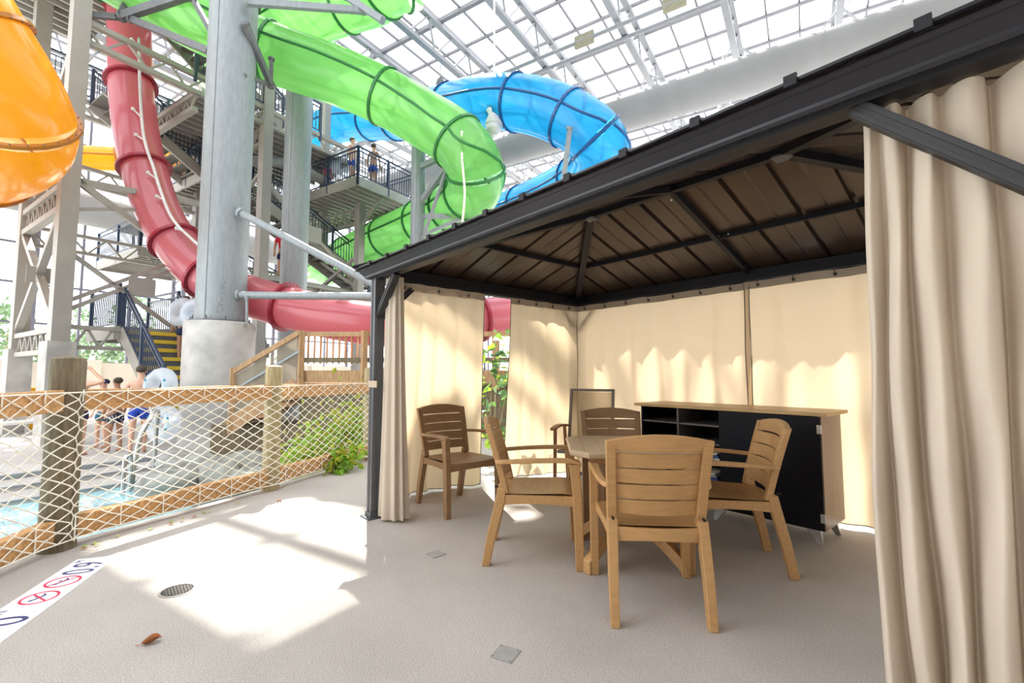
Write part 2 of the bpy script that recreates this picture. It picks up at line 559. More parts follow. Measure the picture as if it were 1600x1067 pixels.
slope_sheets(RX1 - RX0, Vector((RX1, RY1, 0)), -X_, -Y_, True, 14)
slope_sheets(RY1 - RY0, Vector((RX0, RY1, 0)), -Y_, X_, False, 9)
slope_sheets(RY1 - RY0, Vector((RX1, RY0, 0)), Y_, -X_, False, 9)
YM = (RY0 + RY1) / 2
RA, RB = Vector((RX0 + RUN, YM, ZR)), Vector((RX1 - RUN, YM, ZR))
def roofbar(name, a, b, w=0.045, h=0.05, drop=0.03):
    m = MB(); m.bar(Vector(a) - Z * drop, Vector(b) - Z * drop, w, h); return m.build(name, 'dark_metal', gz)
for cx, cy, top in ((RX0, RY0, RA), (RX0, RY1, RA), (RX1, RY0, RB), (RX1, RY1, RB)):
    cv = Vector((cx, cy, ZE)); inn = cv + (top - cv) * (OV * 0.75 / RUN)
    roofbar('hip_rafter', inn, top, 0.06, 0.05)
    m = MB(); m.bar(cv + Z * 0.03, top + Z * 0.03, 0.09, 0.02); m.build('hip_cap', 'dark_metal', gz)
roofbar('ridge_beam', RA, RB, 0.05, 0.05)
m = MB(); m.bar(RA + Z * 0.04, RB + Z * 0.04, 0.12, 0.02); m.build('ridge_cap', 'dark_metal', gz)
q = 0.52
def onslope(corner, top): return Vector(corner) + (top - Vector(corner)) * q
c1, c2, c3, c4 = [onslope((cx, cy, ZE), top) for cx, cy, top in ((RX0, RY0, RA), (RX1, RY0, RB), (RX1, RY1, RB), (RX0, RY1, RA))]
for a, b in ((c1, c2), (c2, c3), (c3, c4), (c4, c1)):
    roofbar('purlin', a, b, 0.03, 0.035, 0.022)
xm = (GL + GR) / 2
for ysgn, y0 in ((-1, GF), (1, GB)):
    roofbar('rafter', (xm, y0, zroof(OV)), (xm, YM, ZR), 0.04, 0.045)
for p in (RA, RB):                            # gusset plates at the ridge ends
    m = MB(); m.frame8(p - Z * 0.06, Vector((0.05, 0, 0)), Vector((0, 0.05, 0)), Vector((0, 0, 0.006))); m.build('gusset_plate', 'post_metal', gz)
for (x, y, z) in ((-2.42, 2.93, 2.44), (-1.70, 3.66, 2.29), (-1.62, 3.66, 2.29), (-1.72, 2.99, 2.43)):
    m = MB(); m.blob((x, y, z), 0.009, 3, 5, 6, 0); m.build('bolt_head', 'steel', gz)
# small white stickers on the trim of the front left corner
m = MB(); m.box(-3.47, -3.435, 1.64, 1.6445, 2.032, 2.046); m.build('sticker', 'sign_white', gz)

# ================================================================ CURTAINS
def curtain(name, top, bot, ztop, zbot, folds, amp_t, amp_b, label, material='curtain_cloth', nu=160, nv=24, seed=1,
            header=True, sag=0.0, group=None, sharp=1.0, grommet=0.26, hem=True, epow=0.75, wrinkle=0.0):
    """cloth hung between plan polylines top and bot (lists of xy); folds grow from amp_t to amp_b"""
    rnd = random.Random(seed)
    ph = [rnd.uniform(0, 6.28) for _ in range(8)]
    def along(pl, u):
        ln = [0]
        for a, b in zip(pl, pl[1:]):
            ln.append(ln[-1] + sqrt((b[0] - a[0]) ** 2 + (b[1] - a[1]) ** 2))
        s = u * ln[-1]
        for i in range(len(pl) - 1):
            if s <= ln[i + 1] + 1e-9:
                k = (s - ln[i]) / max(1e-9, ln[i + 1] - ln[i])
                a, b = pl[i], pl[i + 1]
                d = Vector((b[0] - a[0], b[1] - a[1], 0)).normalized()
                return Vector((a[0] + (b[0] - a[0]) * k, a[1] + (b[1] - a[1]) * k, 0)), Vector((d.y, -d.x, 0))
        return Vector((*pl[-1], 0)), Vector((0, 0, 0))
    top, bot = [tuple(p) for p in top], [tuple(p) for p in bot]
    def fn(u, v):                            # v: 0 top .. 1 bottom
        a, na = along(top, u)
        b, nb = along(bot, u)
        e = v ** epow
        p = a * (1 - e) + b * e
        n = (na * (1 - e) + nb * e)
        if n.length > 1e-6: n.normalize()
        amp = amp_t * (1 - v) + amp_b * v
        w = u * folds * 2 * pi
        s = sin(w + ph[0] + 0.9 * sin(2.1 * u * pi + ph[1]) + 0.25 * sin(v * 3 + ph[2] + 5 * u))
        s = math.copysign(abs(s) ** sharp, s)
        s += 0.45 * sin(0.53 * w + ph[3] + v * 1.2) + 0.22 * sin(1.9 * w + ph[4] - 1.5 * v)
        z = ztop + (zbot - ztop) * v - sag * sin(pi * u) * 0
        p = p + n * (amp * s + wrinkle * (sin(6 * u + 5 * v + ph[5]) * sin(9 * v + 13 * u + ph[6]) + 0.5 * sin(31 * u + 4 * v) * (1 - v) ** 2))
        return Vector((p.x, p.y, z))
    c = Vector((top[0][0], top[0][1], ztop))
    t = thing(name, c, label, 'curtain', group, world_coords=True)
    m = MB(); m.grid(fn, nu, nv); m.build('cloth', material, t, smooth=True)
    if header:
        m = MB(); m.grid(lambda u, v: fn(u, v * 0.033) + Vector((0, 0, 0.004)) + (Vector((0, 0, 0)) if True else 0), nu, 1)
        off = along(top, 0.5)[1]
        for i in range(len(m.v)): m.v[i] = m.v[i] + off * 0.003
        m2 = MB(); m2.v = [p - off * 0.006 for p in m.v]; m2.f = list(m.f)
        m.f += [tuple(k + len(m.v) for k in f) for f in m2.f]; m.v += m2.v
        m.build('header_band', 'curtain_header', t, smooth=True)
        ln = sum(sqrt((b[0] - a[0]) ** 2 + (b[1] - a[1]) ** 2) for a, b in zip(top, top[1:]))
        n = max(2, int(ln / grommet))
        for i in range(n):
            u = (i + 0.4) / n
            p = fn(u, 0.016)
            m = MB(); m.ring(p, off, 0.013, 0.006, 0.014, 10); m.ring(p + Z * 0.012, off.cross(Z), 0.022, 0.018, 0.003, 10)
            m.build('grommet', 'dark_hole', t)
    if hem:
        for u in (0.0, 1.0):
            pts = [fn(u, k / nv) for k in range(nv + 1)]
            m = MB(); m.tube(pts, 0.004, 5); m.build('zip_edge', 'zip', t)
        m = MB(); m.tube([fn(k / nu, 1.0) for k in range(0, nu + 1, 2)], 0.004, 4); m.build('bottom_hem', 'zip', t)
    return t
zt = 1.985
curtain('curtain', [(-3.70, 1.80), (-3.70, 2.83)], [(-4.0, 1.90), (-4.10, 2.25), (-4.12, 2.6), (-3.97, 2.98)], zt, 0.03, 4.5, 0.012, 0.035,
        'cream curtain panel on the gazebo side behind the lone armchair', seed=3, nu=90)
curtain('curtain', [(-3.70, 3.17), (-3.70, 4.225)], [(-3.99, 3.30), (-3.86, 3.7), (-3.69, 4.225)], zt, 0.05, 5, 0.008, 0.020,
        'cream side curtain panel between the leafy gap and the back corner', seed=5, nu=90, epow=1.2, wrinkle=0.004)
curtain('curtain', [(-3.69, 4.225), (-1.70, 4.225)], [(-3.70, 4.225), (-2.7, 4.32), (-1.70, 4.25)], zt, 0.04, 7, 0.008, 0.026,
        'cream back curtain panel left of the seam, behind the mesh chair', seed=8, nu=180, epow=1.3, wrinkle=0.016)
curtain('curtain', [(-1.74, 4.20), (0.25, 4.225)], [(-1.75, 4.25), (-0.7, 4.33), (0.25, 4.28)], zt, 0.04, 6, 0.008, 0.026,
        'cream back curtain panel right of the seam, above the cabinet door', seed=11, nu=180, epow=1.3, wrinkle=0.016)
# gathered curtain at the near left post, wrapped round it in deep folds
lf_t = thing('gathered_curtain', (-3.6, 1.76, 0), 'bundle of beige curtain gathered against the front left gazebo post', 'curtain', world_coords=True)
def bundle(cx, cy, rx, ry, nf, ztop, zbot, seed, amp, lean=(0, 0), spread=1.35, nu=150, nv=26, a0=0.0, a1=2 * pi, wob=0.25):
    rnd = random.Random(seed); ph = [rnd.uniform(0, 6.28) for _ in range(6)]
    def fn(u, v):
        a = a0 + (a1 - a0) * u
        k = 0.80 + (spread - 0.80) * v ** 1.2
        w = u * nf * 2 * pi
        s = sin(w + ph[0] + 0.8 * sin(3 * a + ph[1])) + 0.35 * sin(0.5 * w + ph[2] + 1.3 * v) + wob * sin(4 * v + ph[3] + 2 * a)
        rr = 1 + amp * s
        return Vector((cx + lean[0] * v + rx * k * cos(a) * rr, cy + lean[1] * v + ry * k * sin(a) * rr, ztop + (zbot - ztop) * v))
    return fn
m = MB(); m.grid(bundle(-3.575, 1.775, 0.105, 0.07, 9, 1.985, 0.02, 4, 0.16, (-0.01, 0.03), 1.4), 150, 26)
m.build('cloth', 'curtain_cloth_front', lf_t, smooth=True)
m = MB(); m.tube([(-3.79, 1.66, 1.10), (-3.69, 1.65, 1.10), (-3.60, 1.67, 1.10)], 0.02, 6); 
m = MB(); m.box(-3.80, -3.62, 1.648, 1.654, 1.07, 1.125); m.box(-3.80, -3.794, 1.648, 1.75, 1.07, 1.125); m.build('tie_strap', 'curtain_cloth', lf_t)

# gathered curtain at the near right post
rc = thing('gathered_curtain', (-0.1, 1.78, 0), 'wide beige curtain drawn in deep folds at the near right edge', 'curtain', world_coords=True)
def right_cloth(u, v):
    knots = [(-0.335, 1.84), (-0.345, 1.755), (-0.325, 1.725), (-0.305, 1.80), (-0.285, 1.735), (-0.255, 1.72), (-0.245, 1.82), (-0.215, 1.735), (-0.18, 1.715), (-0.165, 1.81),
             (-0.135, 1.75), (-0.10, 1.715), (-0.075, 1.74), (-0.07, 1.84), (-0.045, 1.80), (0.0, 1.735), (0.05, 1.72), (0.09, 1.76), (0.10, 1.86), (0.14, 1.80), (0.22, 1.74), (0.30, 1.79)]
    n = len(knots) - 1
    s = u * n; i = min(int(s), n - 1); f = s - i
    g = lambda j: Vector((*knots[max(0, min(n, j))], 0))
    a, b, c, d = g(i - 1), g(i), g(i + 1), g(i + 2)
    p = 0.5 * ((2 * b) + (c - a) * f + (2 * a - 5 * b + 4 * c - d) * f * f + (3 * b - a - 3 * c + d) * f ** 3)
    y = 1.77 + (p.y - 1.77) * (0.62 + 0.75 * v) + 0.022 * sin(7 * v + 9 * u) * v + 0.012 * sin(17 * v + 23 * u)
    x = p.x - 0.005 + 0.012 * sin(5.5 * v + 11 * u) * v - 0.015 * sin(pi * v) * (1 - u)
    return Vector((x, y, 1.985 + (0.02 - 1.985) * v))
m = MB(); m.grid(right_cloth, 210, 40); m.build('cloth', 'curtain_cloth_front', rc, smooth=True)
m = MB(); m.tube([right_cloth(0, k / 40) for k in range(41)], 0.0045, 5); m.build('zip_edge', 'curtain_header', rc)
# ================================================================ ARMCHAIRS
def curved_panel(z0, z1, w0, w1, y0, y1, bow, th, n=10, crown0=0.0, crown1=0.0):
    """slat bowed backwards between heights z0, z1 (widths w, plan y)"""
    rings = []
    for i in range(n + 1):
        q = -1 + 2 * i / n
        b = bow * q * q
        za, zb = z0 + crown0 * (1 - q * q), z1 + crown1 * (1 - q * q)
        rings.append([Vector((q * w0 / 2, y0 + b, za)), Vector((q * w1 / 2, y1 + b, zb)),
                      Vector((q * w1 / 2, y1 + b - th, zb)), Vector((q * w0 / 2, y0 + b - th, za))])
    m = MB(); m.loft(rings); return m
def leg_mb(pts, sizes):
    rings = []
    for (p, (sx, sy)) in zip(pts, sizes):
        p = Vector(p)
        rings.append([p + Vector((-sx / 2, -sy / 2, 0)), p + Vector((sx / 2, -sy / 2, 0)), p + Vector((sx / 2, sy / 2, 0)), p + Vector((-sx / 2, sy / 2, 0))])
    m = MB(); m.loft(rings); return m
def yback(z):                                  # plan position of the back at height z (front is +y)
    return -0.205 - 0.13 * ((z - 0.42) / 0.48) ** 1.15 if z > 0.42 else -0.205
def make_armchair(mt, label):
    t = thing('armchair', (0, 0, 0), label, 'chair', 'resin armchairs round the table')
    bow = 0.035
    # back: stiles, top rail and four slats with open joints
    def stile(s):
        rings = []
        for k in range(9):
            z = 0.44 + (0.865 - 0.44) * k / 8
            x = s * (0.215 + 0.016 * (k / 8))
            y = yback(z) + bow * 0.92
            rings.append([Vector((x - 0.024, y - 0.034, z)), Vector((x + 0.024, y - 0.034, z)), Vector((x + 0.024, y + 0.004, z)), Vector((x - 0.024, y + 0.004, z))])
        m = MB(); m.loft(rings); return m.build('stile', mt, t, bevel=0.006)
    for s in (-1, 1):
        stile(s)
    curved_panel(0.808, 0.862, 0.41, 0.50, yback(0.808), yback(0.87), bow, 0.03, 14, 0.0, 0.032).build('top_rail', mt, t, bevel=0.006)
    zs = [0.490, 0.568, 0.647, 0.726, 0.806]
    for i in range(4):
        z0, z1 = zs[i], zs[i + 1] - 0.007
        curved_panel(z0, z1, 0.40, 0.41, yback(z0), yback(z1), bow, 0.016, 10, -0.004 if i == 0 else 0, 0).build('back_slat', mt, t, bevel=0.003)
    # seat: dished top with skirt
    def seat_fn(u, v):
        x = (u - 0.5) * (0.45 + 0.03 * v)
        y = -0.22 + 0.46 * v
        z = 0.435 - 0.016 * (1 - (2 * u - 1) ** 2) * sin(pi * min(1, v * 1.1)) + 0.012 * v - 0.02 * max(0, v - 0.88) / 0.12
        y += 0.025 * (1 - (2 * u - 1) ** 2) * (v > 0.99)
        return Vector((x, y, z))
    m = MB(); m.grid(seat_fn, 12, 12)
    m.grid(lambda u, v: seat_fn(1 - u, v) - Z * 0.014, 12, 12)
    seat = m.build('seat', mt, t, smooth=True, autosmooth=40)
    def apron(p0, p1, z0, z1, bowv):
        rings = []
        for i in range(9):
            f = i / 8; q = 2 * f - 1
            p = Vector(p0) * (1 - f) + Vector(p1) * f + Vector(bowv) * (1 - q * q)
            d = (Vector(p1) - Vector(p0)).normalized(); n = Vector((d.y, -d.x, 0)) * 0.011
            arch = 0.012 * (1 - q * q)
            rings.append([p + n + Z * (z0 + arch), p + n + Z * z1, p - n + Z * z1, p - n + Z * (z0 + arch)])
        m = MB(); m.loft(rings); return m.build('apron', mt, t, bevel=0.003)
    apron((-0.235, 0.235, 0), (0.235, 0.235, 0), 0.365, 0.432, (0, 0.03, 0))
    apron((0.215, -0.225, 0), (-0.215, -0.225, 0), 0.362, 0.432, (0, -0.028, 0))
    for s in (-1, 1):
        apron((s * 0.225, -0.22, 0), (s * 0.245, 0.235, 0), 0.370, 0.432, (0, 0, 0))
        # rear leg: splays back to the floor
        leg_mb([(s * 0.222, -0.315, 0), (s * 0.222, -0.275, 0.2), (s * 0.218, -0.225, 0.40), (s * 0.217, -0.215, 0.47)],
               [(0.042, 0.05), (0.046, 0.056), (0.05, 0.06), (0.05, 0.05)]).build('leg', mt, t, bevel=0.005)
        m = MB(); m.tube([(s * 0.217, -0.239, 0.478), (s * 0.217, -0.262, 0.478)], 0.007, 8); m.build('screw_hole', 'dark_hole', t)
        # front leg rises past the seat into the arm
        leg_mb([(s * 0.262, 0.262, 0), (s * 0.263, 0.256, 0.25), (s * 0.264, 0.248, 0.45), (s * 0.266, 0.238, 0.57), (s * 0.268, 0.232, 0.632)],
               [(0.045, 0.05), (0.048, 0.054), (0.05, 0.056), (0.048, 0.056), (0.052, 0.07)]).build('leg', mt, t, bevel=0.005)
        arm = []
        path = [(0.236, -0.255, 0.638), (0.255, -0.20, 0.640), (0.268, -0.08, 0.648), (0.270, 0.06, 0.654), (0.269, 0.17, 0.655), (0.268, 0.245, 0.648), (0.268, 0.272, 0.632)]
        for (x, y, z) in smoothpath(path, 3):
            wd = 0.030 + 0.022 * min(1, max(0, (y + 0.25) / 0.4))
            arm.append([Vector((s * x - wd / 2, y, z - 0.016)), Vector((s * x + wd / 2, y, z - 0.016)), Vector((s * x + wd / 2, y, z + 0.010)), Vector((s * x - wd / 2, y, z + 0.010))])
        m = MB(); m.loft(arm); m.build('armrest', mt, t, bevel=0.006)
    return t
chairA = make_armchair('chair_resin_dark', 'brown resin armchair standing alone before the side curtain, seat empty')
chairB = make_armchair('chair_resin', 'tan resin armchair seen in profile at the left of the table')
def dup(src, label, loc, face):
    c = src.copy(); col.objects.link(c)
    for ch in list(src.children):
        k = ch.copy(); col.objects.link(k); k.parent = c
        for g in list(ch.children):
            d = g.copy(); col.objects.link(d); d.parent = k
    c['label'] = label
    return place(c, loc, face)
def place(o, loc, face):
    o.location = (loc[0], loc[1], 0)
    o.rotation_euler = (0, 0, atan2(face[1], face[0]) - pi / 2)
    return o
dup(chairB, 'light tan resin armchair with its slatted back turned to the camera', (-1.465, 2.225), (-0.70, 0.71))
dup(chairB, 'glossy tan resin armchair in front of the black cabinet door', (-1.42, 3.02), (-0.78, -0.62))
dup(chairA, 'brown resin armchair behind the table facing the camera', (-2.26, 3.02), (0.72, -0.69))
place(chairB, (-2.29, 2.19), (0.70, 0.71))
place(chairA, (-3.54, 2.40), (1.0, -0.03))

# ================================================================ TABLE
tb = thing('dining_table', (-1.86, 2.60, 0), 'small square tan resin table with clipped corners among the armchairs', 'table', rz=radians(45))
def octo(h, c, z): return [Vector(p) for p in ((-h + c, -h, z), (h - c, -h, z), (h, -h + c, z), (h, h - c, z), (h - c, h, z), (-h + c, h, z), (-h, h - c, z), (-h, -h + c, z))]
m = MB(); m.loft([octo(0.365, 0.10, 0.682), octo(0.385, 0.105, 0.690), octo(0.392, 0.107, 0.715), octo(0.380, 0.10, 0.724), octo(0.372, 0.10, 0.724)])
top = m.build('table_top', 'table_resin', tb, bevel=0.003)
m = MB()
for k in range(-3, 4): m.box(k * 0.1 - 0.002, k * 0.1 + 0.002, -0.34, 0.34, 0.7236, 0.7248)
m.build('top_groove', 'chair_resin', top)
m = MB(); m.loft([octo(0.265, 0.07, 0.64), octo(0.275, 0.07, 0.682)]); m.build('apron', 'chair_resin', tb, bevel=0.004)
for k in range(4):
    a = k * pi / 2 + pi / 4
    d = Vector((cos(a), sin(a), 0)); n = Vector((-sin(a), cos(a), 0))
    m = MB(); m.loft([[d * r + n * q + Z * z for r, q in ((0.20, -0.03), (0.27, -0.03), (0.27, 0.03), (0.20, 0.03))] for z in (0.16, 0.64)])
    m.build('leg', 'chair_resin_dark', tb, bevel=0.006)
    # arched foot from the middle out to the floor
    rings = []
    for i in range(9):
        f = i / 8
        r = 0.02 + 0.40 * f
        z = 0.235 - 0.20 * f ** 1.7
        hh = 0.03 + 0.012 * f
        z0 = max(0.0, z - hh)
        rings.append([d * r - n * 0.028 + Z * z0, d * r + n * 0.028 + Z * z0, d * r + n * 0.028 + Z * (z + hh), d * r - n * 0.028 + Z * (z + hh)])
    m = MB(); m.loft(rings); m.build('arched_foot', 'chair_resin', tb, bevel=0.005)

# ================================================================ MESH SLING CHAIR
sc_ = thing('sling_chair', (-3.22, 3.80, 0), 'tall grey framed mesh sling chair with reddish wooden arms', 'chair', rz=atan2(-0.80, 0.45) - pi / 2)
def yb(z): return -0.20 - 0.16 * (z - 0.4) / 0.6
for s in (-1, 1):
    m = MB(); m.bar((s * 0.235, yb(0.38), 0.38), (s * 0.235, yb(1.01), 1.01), 0.03, 0.035); m.build('back_stile', 'grey_frame', sc_, bevel=0.004)
    m = MB(); m.bar((s * 0.235, 0.25, 0.40), (s * 0.235, -0.22, 0.385), 0.03, 0.03); m.build('seat_rail', 'grey_frame', sc_, bevel=0.004)
    m = MB(); m.bar((s * 0.275, 0.27, 0.0), (s * 0.275, 0.24, 0.62), 0.028, 0.045); m.build('leg', 'red_wood', sc_, bevel=0.004)
    m = MB(); m.bar((s * 0.275, -0.32, 0.0), (s * 0.275, -0.16, 0.62), 0.028, 0.045); m.build('leg', 'red_wood', sc_, bevel=0.004)
    arm = [[Vector((s * x - 0.03, y, z - 0.012)), Vector((s * x + 0.03, y, z - 0.012)), Vector((s * x + 0.03, y, z + 0.012)), Vector((s * x - 0.03, y, z + 0.012))]
           for x, y, z in smoothpath([(0.265, -0.25, 0.61), (0.275, -0.05, 0.635), (0.28, 0.15, 0.64), (0.28, 0.31, 0.625)], 3)]
    m = MB(); m.loft(arm); m.build('armrest', 'red_wood', sc_, bevel=0.004)
m = MB(); m.bar((-0.25, yb(1.0), 1.0), (0.25, yb(1.0), 1.0), 0.035, 0.03); m.build('top_rail', 'grey_frame', sc_, bevel=0.004)
m = MB(); m.bar((-0.25, 0.25, 0.40), (0.25, 0.25, 0.40), 0.03, 0.03); m.bar((-0.25, -0.21, 0.385), (0.25, -0.21, 0.385), 0.03, 0.03); m.build('cross_rail', 'grey_frame', sc_)
m = MB(); m.grid(lambda u, v: Vector(((u - 0.5) * 0.45, yb(0.40 + 0.58 * v) - 0.02 * sin(pi * u), 0.40 + 0.58 * v)), 8, 6)
m.build('back_mesh', 'sling', sc_, smooth=True)
m = MB(); m.grid(lambda u, v: Vector(((u - 0.5) * 0.45, -0.20 + 0.45 * v, 0.395 - 0.03 * sin(pi * u) * sin(pi * v))), 8, 6)
m.build('seat_mesh', 'sling', sc_, smooth=True)

# ================================================================ CABINET
CX0, CX1, CY0, CY1 = -2.50, -1.06, 3.72, 4.17
cb = thing('cabinet', (CX0, CY0, 0), 'long black sideboard with oak top, open shelves and one wide door', 'cabinet', world_coords=True)
m = MB(); m.box(CX0 - 0.05, CX1 + 0.045, CY0 - 0.03, CY1 + 0.02, 0.890, 0.915); m.build('worktop', 'laminate_oak', cb, bevel=0.002)
def panel(name, x0, x1, y0, y1, z0, z1, mt='black_laminate', par=None):
    m = MB(); m.box(x0, x1, y0, y1, z0, z1); return m.build(name, mt, par or cb, bevel=0.0015)
panel('side_panel', CX0, CX0 + 0.018, CY0 + 0.004, CY1, 0.11, 0.89)
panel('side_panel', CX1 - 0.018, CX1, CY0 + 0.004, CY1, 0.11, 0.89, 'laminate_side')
panel('bottom_panel', CX0 + 0.018, CX1 - 0.018, CY0 + 0.004, CY1, 0.11, 0.128)
panel('back_panel', CX0 + 0.018, CX1 - 0.018, CY1 - 0.012, CY1, 0.128, 0.89)
DX = -1.76
panel('divider', -2.145, -2.127, CY0 + 0.006, CY1 - 0.012, 0.128, 0.89, 'shelf_edge')
panel('divider', DX - 0.018, DX, CY0 + 0.006, CY1 - 0.012, 0.128, 0.89)
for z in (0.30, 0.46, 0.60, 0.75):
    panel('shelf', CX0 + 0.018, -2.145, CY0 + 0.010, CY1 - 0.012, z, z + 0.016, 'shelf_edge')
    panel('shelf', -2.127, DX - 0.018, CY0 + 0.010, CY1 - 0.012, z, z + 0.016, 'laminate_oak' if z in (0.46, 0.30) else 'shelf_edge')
dr = panel('door', DX + 0.003, CX1 - 0.003, CY0 - 0.016, CY0 + 0.002, 0.115, 0.885)
for z in (0.80, 0.20):
    m = MB(); m.box(CX1 - 0.022, CX1 + 0.002, CY0 - 0.020, CY0 - 0.016, z - 0.03, z + 0.03); m.tube([(CX1 + 0.001, CY0 - 0.018, z - 0.03), (CX1 + 0.001, CY0 - 0.018, z + 0.03)], 0.006, 6)
    m.build('hinge', 'steel', dr)
for x, y, sx, sy in ((CX0 + 0.12, CY0 + 0.08, -1, -1), (CX1 - 0.10, CY0 + 0.08, 1, -1), (CX0 + 0.12, CY1 - 0.08, -1, 1), (CX1 - 0.08, CY1 - 0.08, 1, 1), (-1.80, CY0 + 0.08, -1, -1)):
    m = MB()
    m.loft([[Vector((x + sx * k * 0.05 + px, y + sy * k * 0.02 + py, z)) for px, py in ((-w, -w * .5), (w, -w * .5), (w, w * .5), (-w, w * .5))] for k, w, z in ((1, 0.016, 0.0), (0.6, 0.028, 0.05), (0, 0.05, 0.11))])
    m.build('foot', 'steel', cb)
def towel(x, y, z, s, mt, label, seed, name='folded_towel', catg='towel'):
    rnd = random.Random(seed)
    t = thing(name, (x, y, z), label, catg, 'linen on the cabinet shelves', world_coords=True)
    for k in range(3):
        zz = z + k * 0.020
        m = MB()
        rings = []
        for i in range(9):
            a = i / 8
            w = s * (0.5 - 0.05 * k)
            xx = x - w + 2 * w * a
            rings.append([Vector((xx, y - 0.13 + rnd.uniform(0, 0.012), zz + 0.001)), Vector((xx, y + 0.1, zz + 0.001)), Vector((xx, y + 0.1, zz + 0.017)), Vector((xx, y - 0.135 + rnd.uniform(0, 0.012), zz + 0.015 + rnd.uniform(0, 0.004)))])
        m.loft(rings)
        m.build('fold', mt[k % len(mt)], t, smooth=False, bevel=0.004)
    return t
towel(-1.93, 3.90, 0.476, 0.26, ['towel_white', 'towel_blue', 'towel_white'], 'white and blue folded towels on an upper cabinet shelf', 1)
towel(-1.94, 3.88, 0.316, 0.26, ['towel_blue', 'bag_plastic', 'towel_white'], 'plastic wrapped bundle on the middle cabinet shelf', 2, 'wrapped_bundle', 'bundle')
towel(-1.93, 3.88, 0.128, 0.28, ['bag_plastic', 'towel_blue', 'bag_plastic'], 'crumpled clear bag of linen on the lowest cabinet shelf', 3, 'linen_bag', 'bag')
m = MB(); m.blob((-1.95, 3.86, 0.555), (0.09, 0.07, 0.03), 5, 6, 10, 0.3); m.build('crumpled_bag', 'bag_plastic', label='crumpled pale plastic bag on top of the folded towels', cat='bag', smooth=True)

# ================================================================ SMALL THINGS ON THE FLOOR
dn = thing('floor_drain', (-3.181, 0.325, 0), 'round perforated metal drain set in the concrete floor', 'drain')
m = MB(); m.ring((0, 0, 0.002), Z, 0.085, 0.074, 0.006, 28); m.build('rim', 'steel', dn)
m = MB(); m.disc((0, 0, 0.0012), 0.075, n=28); m.build('sump', 'dark_hole', dn)
m = MB()
for i in range(-4, 5):
    for j in range(-4, 5):
        x, y = (i + 0.5 * (j % 2)) * 0.0165, j * 0.0145
        if x * x + y * y < 0.068 ** 2: m.ring((x, y, 0.003), Z, 0.0088, 0.0052, 0.003, 8)
m.build('grate', 'iron', dn)
for i, (x, y, lb) in enumerate(((-2.705, 1.667, 'square grey cover plate in the floor near the gathered curtain'), (-1.571, 1.315, 'square grey cover plate in the floor nearest the camera'))):
    o = thing('cover_plate', (x, y, 0), lb, 'floor plate', rz=0.1 + 0.3 * i)
    m = MB(); m.box(-0.05, 0.05, -0.05, 0.05, 0.0005, 0.004); pl = m.build('plate', 'patch_grey', o, bevel=0.0015)
    m = MB()
    for sx, sy in ((-1, -1), (1, -1), (1, 1), (-1, 1)): m.disc((sx * 0.04, sy * 0.04, 0.0043), 0.004, n=8)
    m.build('screws', 'iron', pl, kind='stuff')
def dry_leaf(x, y, s, label, seed):
    rnd = random.Random(seed)
    t = thing('dry_leaf', (x, y, 0), label, 'leaf', rz=rnd.uniform(0, 6))
    def fn(u, v):
        w = sin(pi * u) ** 0.7 * (v - 0.5) * 0.55
        return Vector(((u - 0.5) * s, w * s, 0.004 + 0.35 * s * (abs(v - 0.5) * 2) ** 1.4 * sin(pi * u) + 0.1 * s * sin(5 * u + seed)))
    m = MB(); m.grid(fn, 10, 6)
    lo = min(p.z for p in m.v)
    for p in m.v: p.z += 0.001 - lo
    m.build('blade', 'leaf_dry', t, smooth=True)
    m = MB(); m.tube([(-0.5 * s, 0, 0.006), (-0.72 * s, 0.04 * s, 0.004)], 0.0015, 5); m.build('stalk', 'leaf_dry', t)
dry_leaf(-2.648, 0.185, 0.075, 'curled brown dead leaf lying on the open concrete', 3)
dry_leaf(-4.70, 1.22, 0.045, 'tiny dead leaf on the sunlit floor before the fence post', 5)

# depth marker strip on the deck: 3 FT. 0 IN (no diving) 0.9 M
sd = Vector((-0.919, 0.392, 0)); sn = Vector((-0.392, -0.919, 0))   # reading direction and letter-up direction
s_org = Vector((-4.06, -0.02, 0))
sg = thing('depth_marker', s_org, 'white depth marker strip with blue figures and red prohibition rings', 'sign', rz=atan2(sd.y, sd.x))
m = MB(); m.box(-1.6, 0.02, -0.11, 0.11, 0.0004, 0.0022); m.build('panel', 'sign_white', sg)
def letters(txt, x, y, size, mt, name='lettering', sx=1.0):
    cu = bpy.data.curves.new(name, 'FONT'); cu.body = txt; cu.size = size; cu.extrude = 0.0003; cu.align_x = 'CENTER'
    ob = bpy.data.objects.new(name, cu); col.objects.link(ob)
    bpy.context.view_layer.update()
    me = bpy.data.meshes.new_from_object(ob.evaluated_get(bpy.context.evaluated_depsgraph_get()))
    bpy.data.objects.remove(ob)
    me.materials.clear(); me.materials.append(MATS[mt])
    o = bpy.data.objects.new(name, me); col.objects.link(o)
    o.location = (x, y, 0.0026); o.scale = (sx, 1, 1); o.parent = sg
letters('0.9', -0.155, -0.08, 0.22, 'sign_blue', sx=0.72)
letters('M', -0.03, 0.055, 0.055, 'sign_blue')
letters('0', -0.80, -0.085, 0.24, 'sign_blue', sx=0.85)
letters('IN', -0.70, 0.06, 0.06, 'sign_blue')
letters('3', -1.25, -0.085, 0.24, 'sign_blue', sx=0.85)
letters('FT.', -1.08, -0.06, 0.085, 'sign_blue')
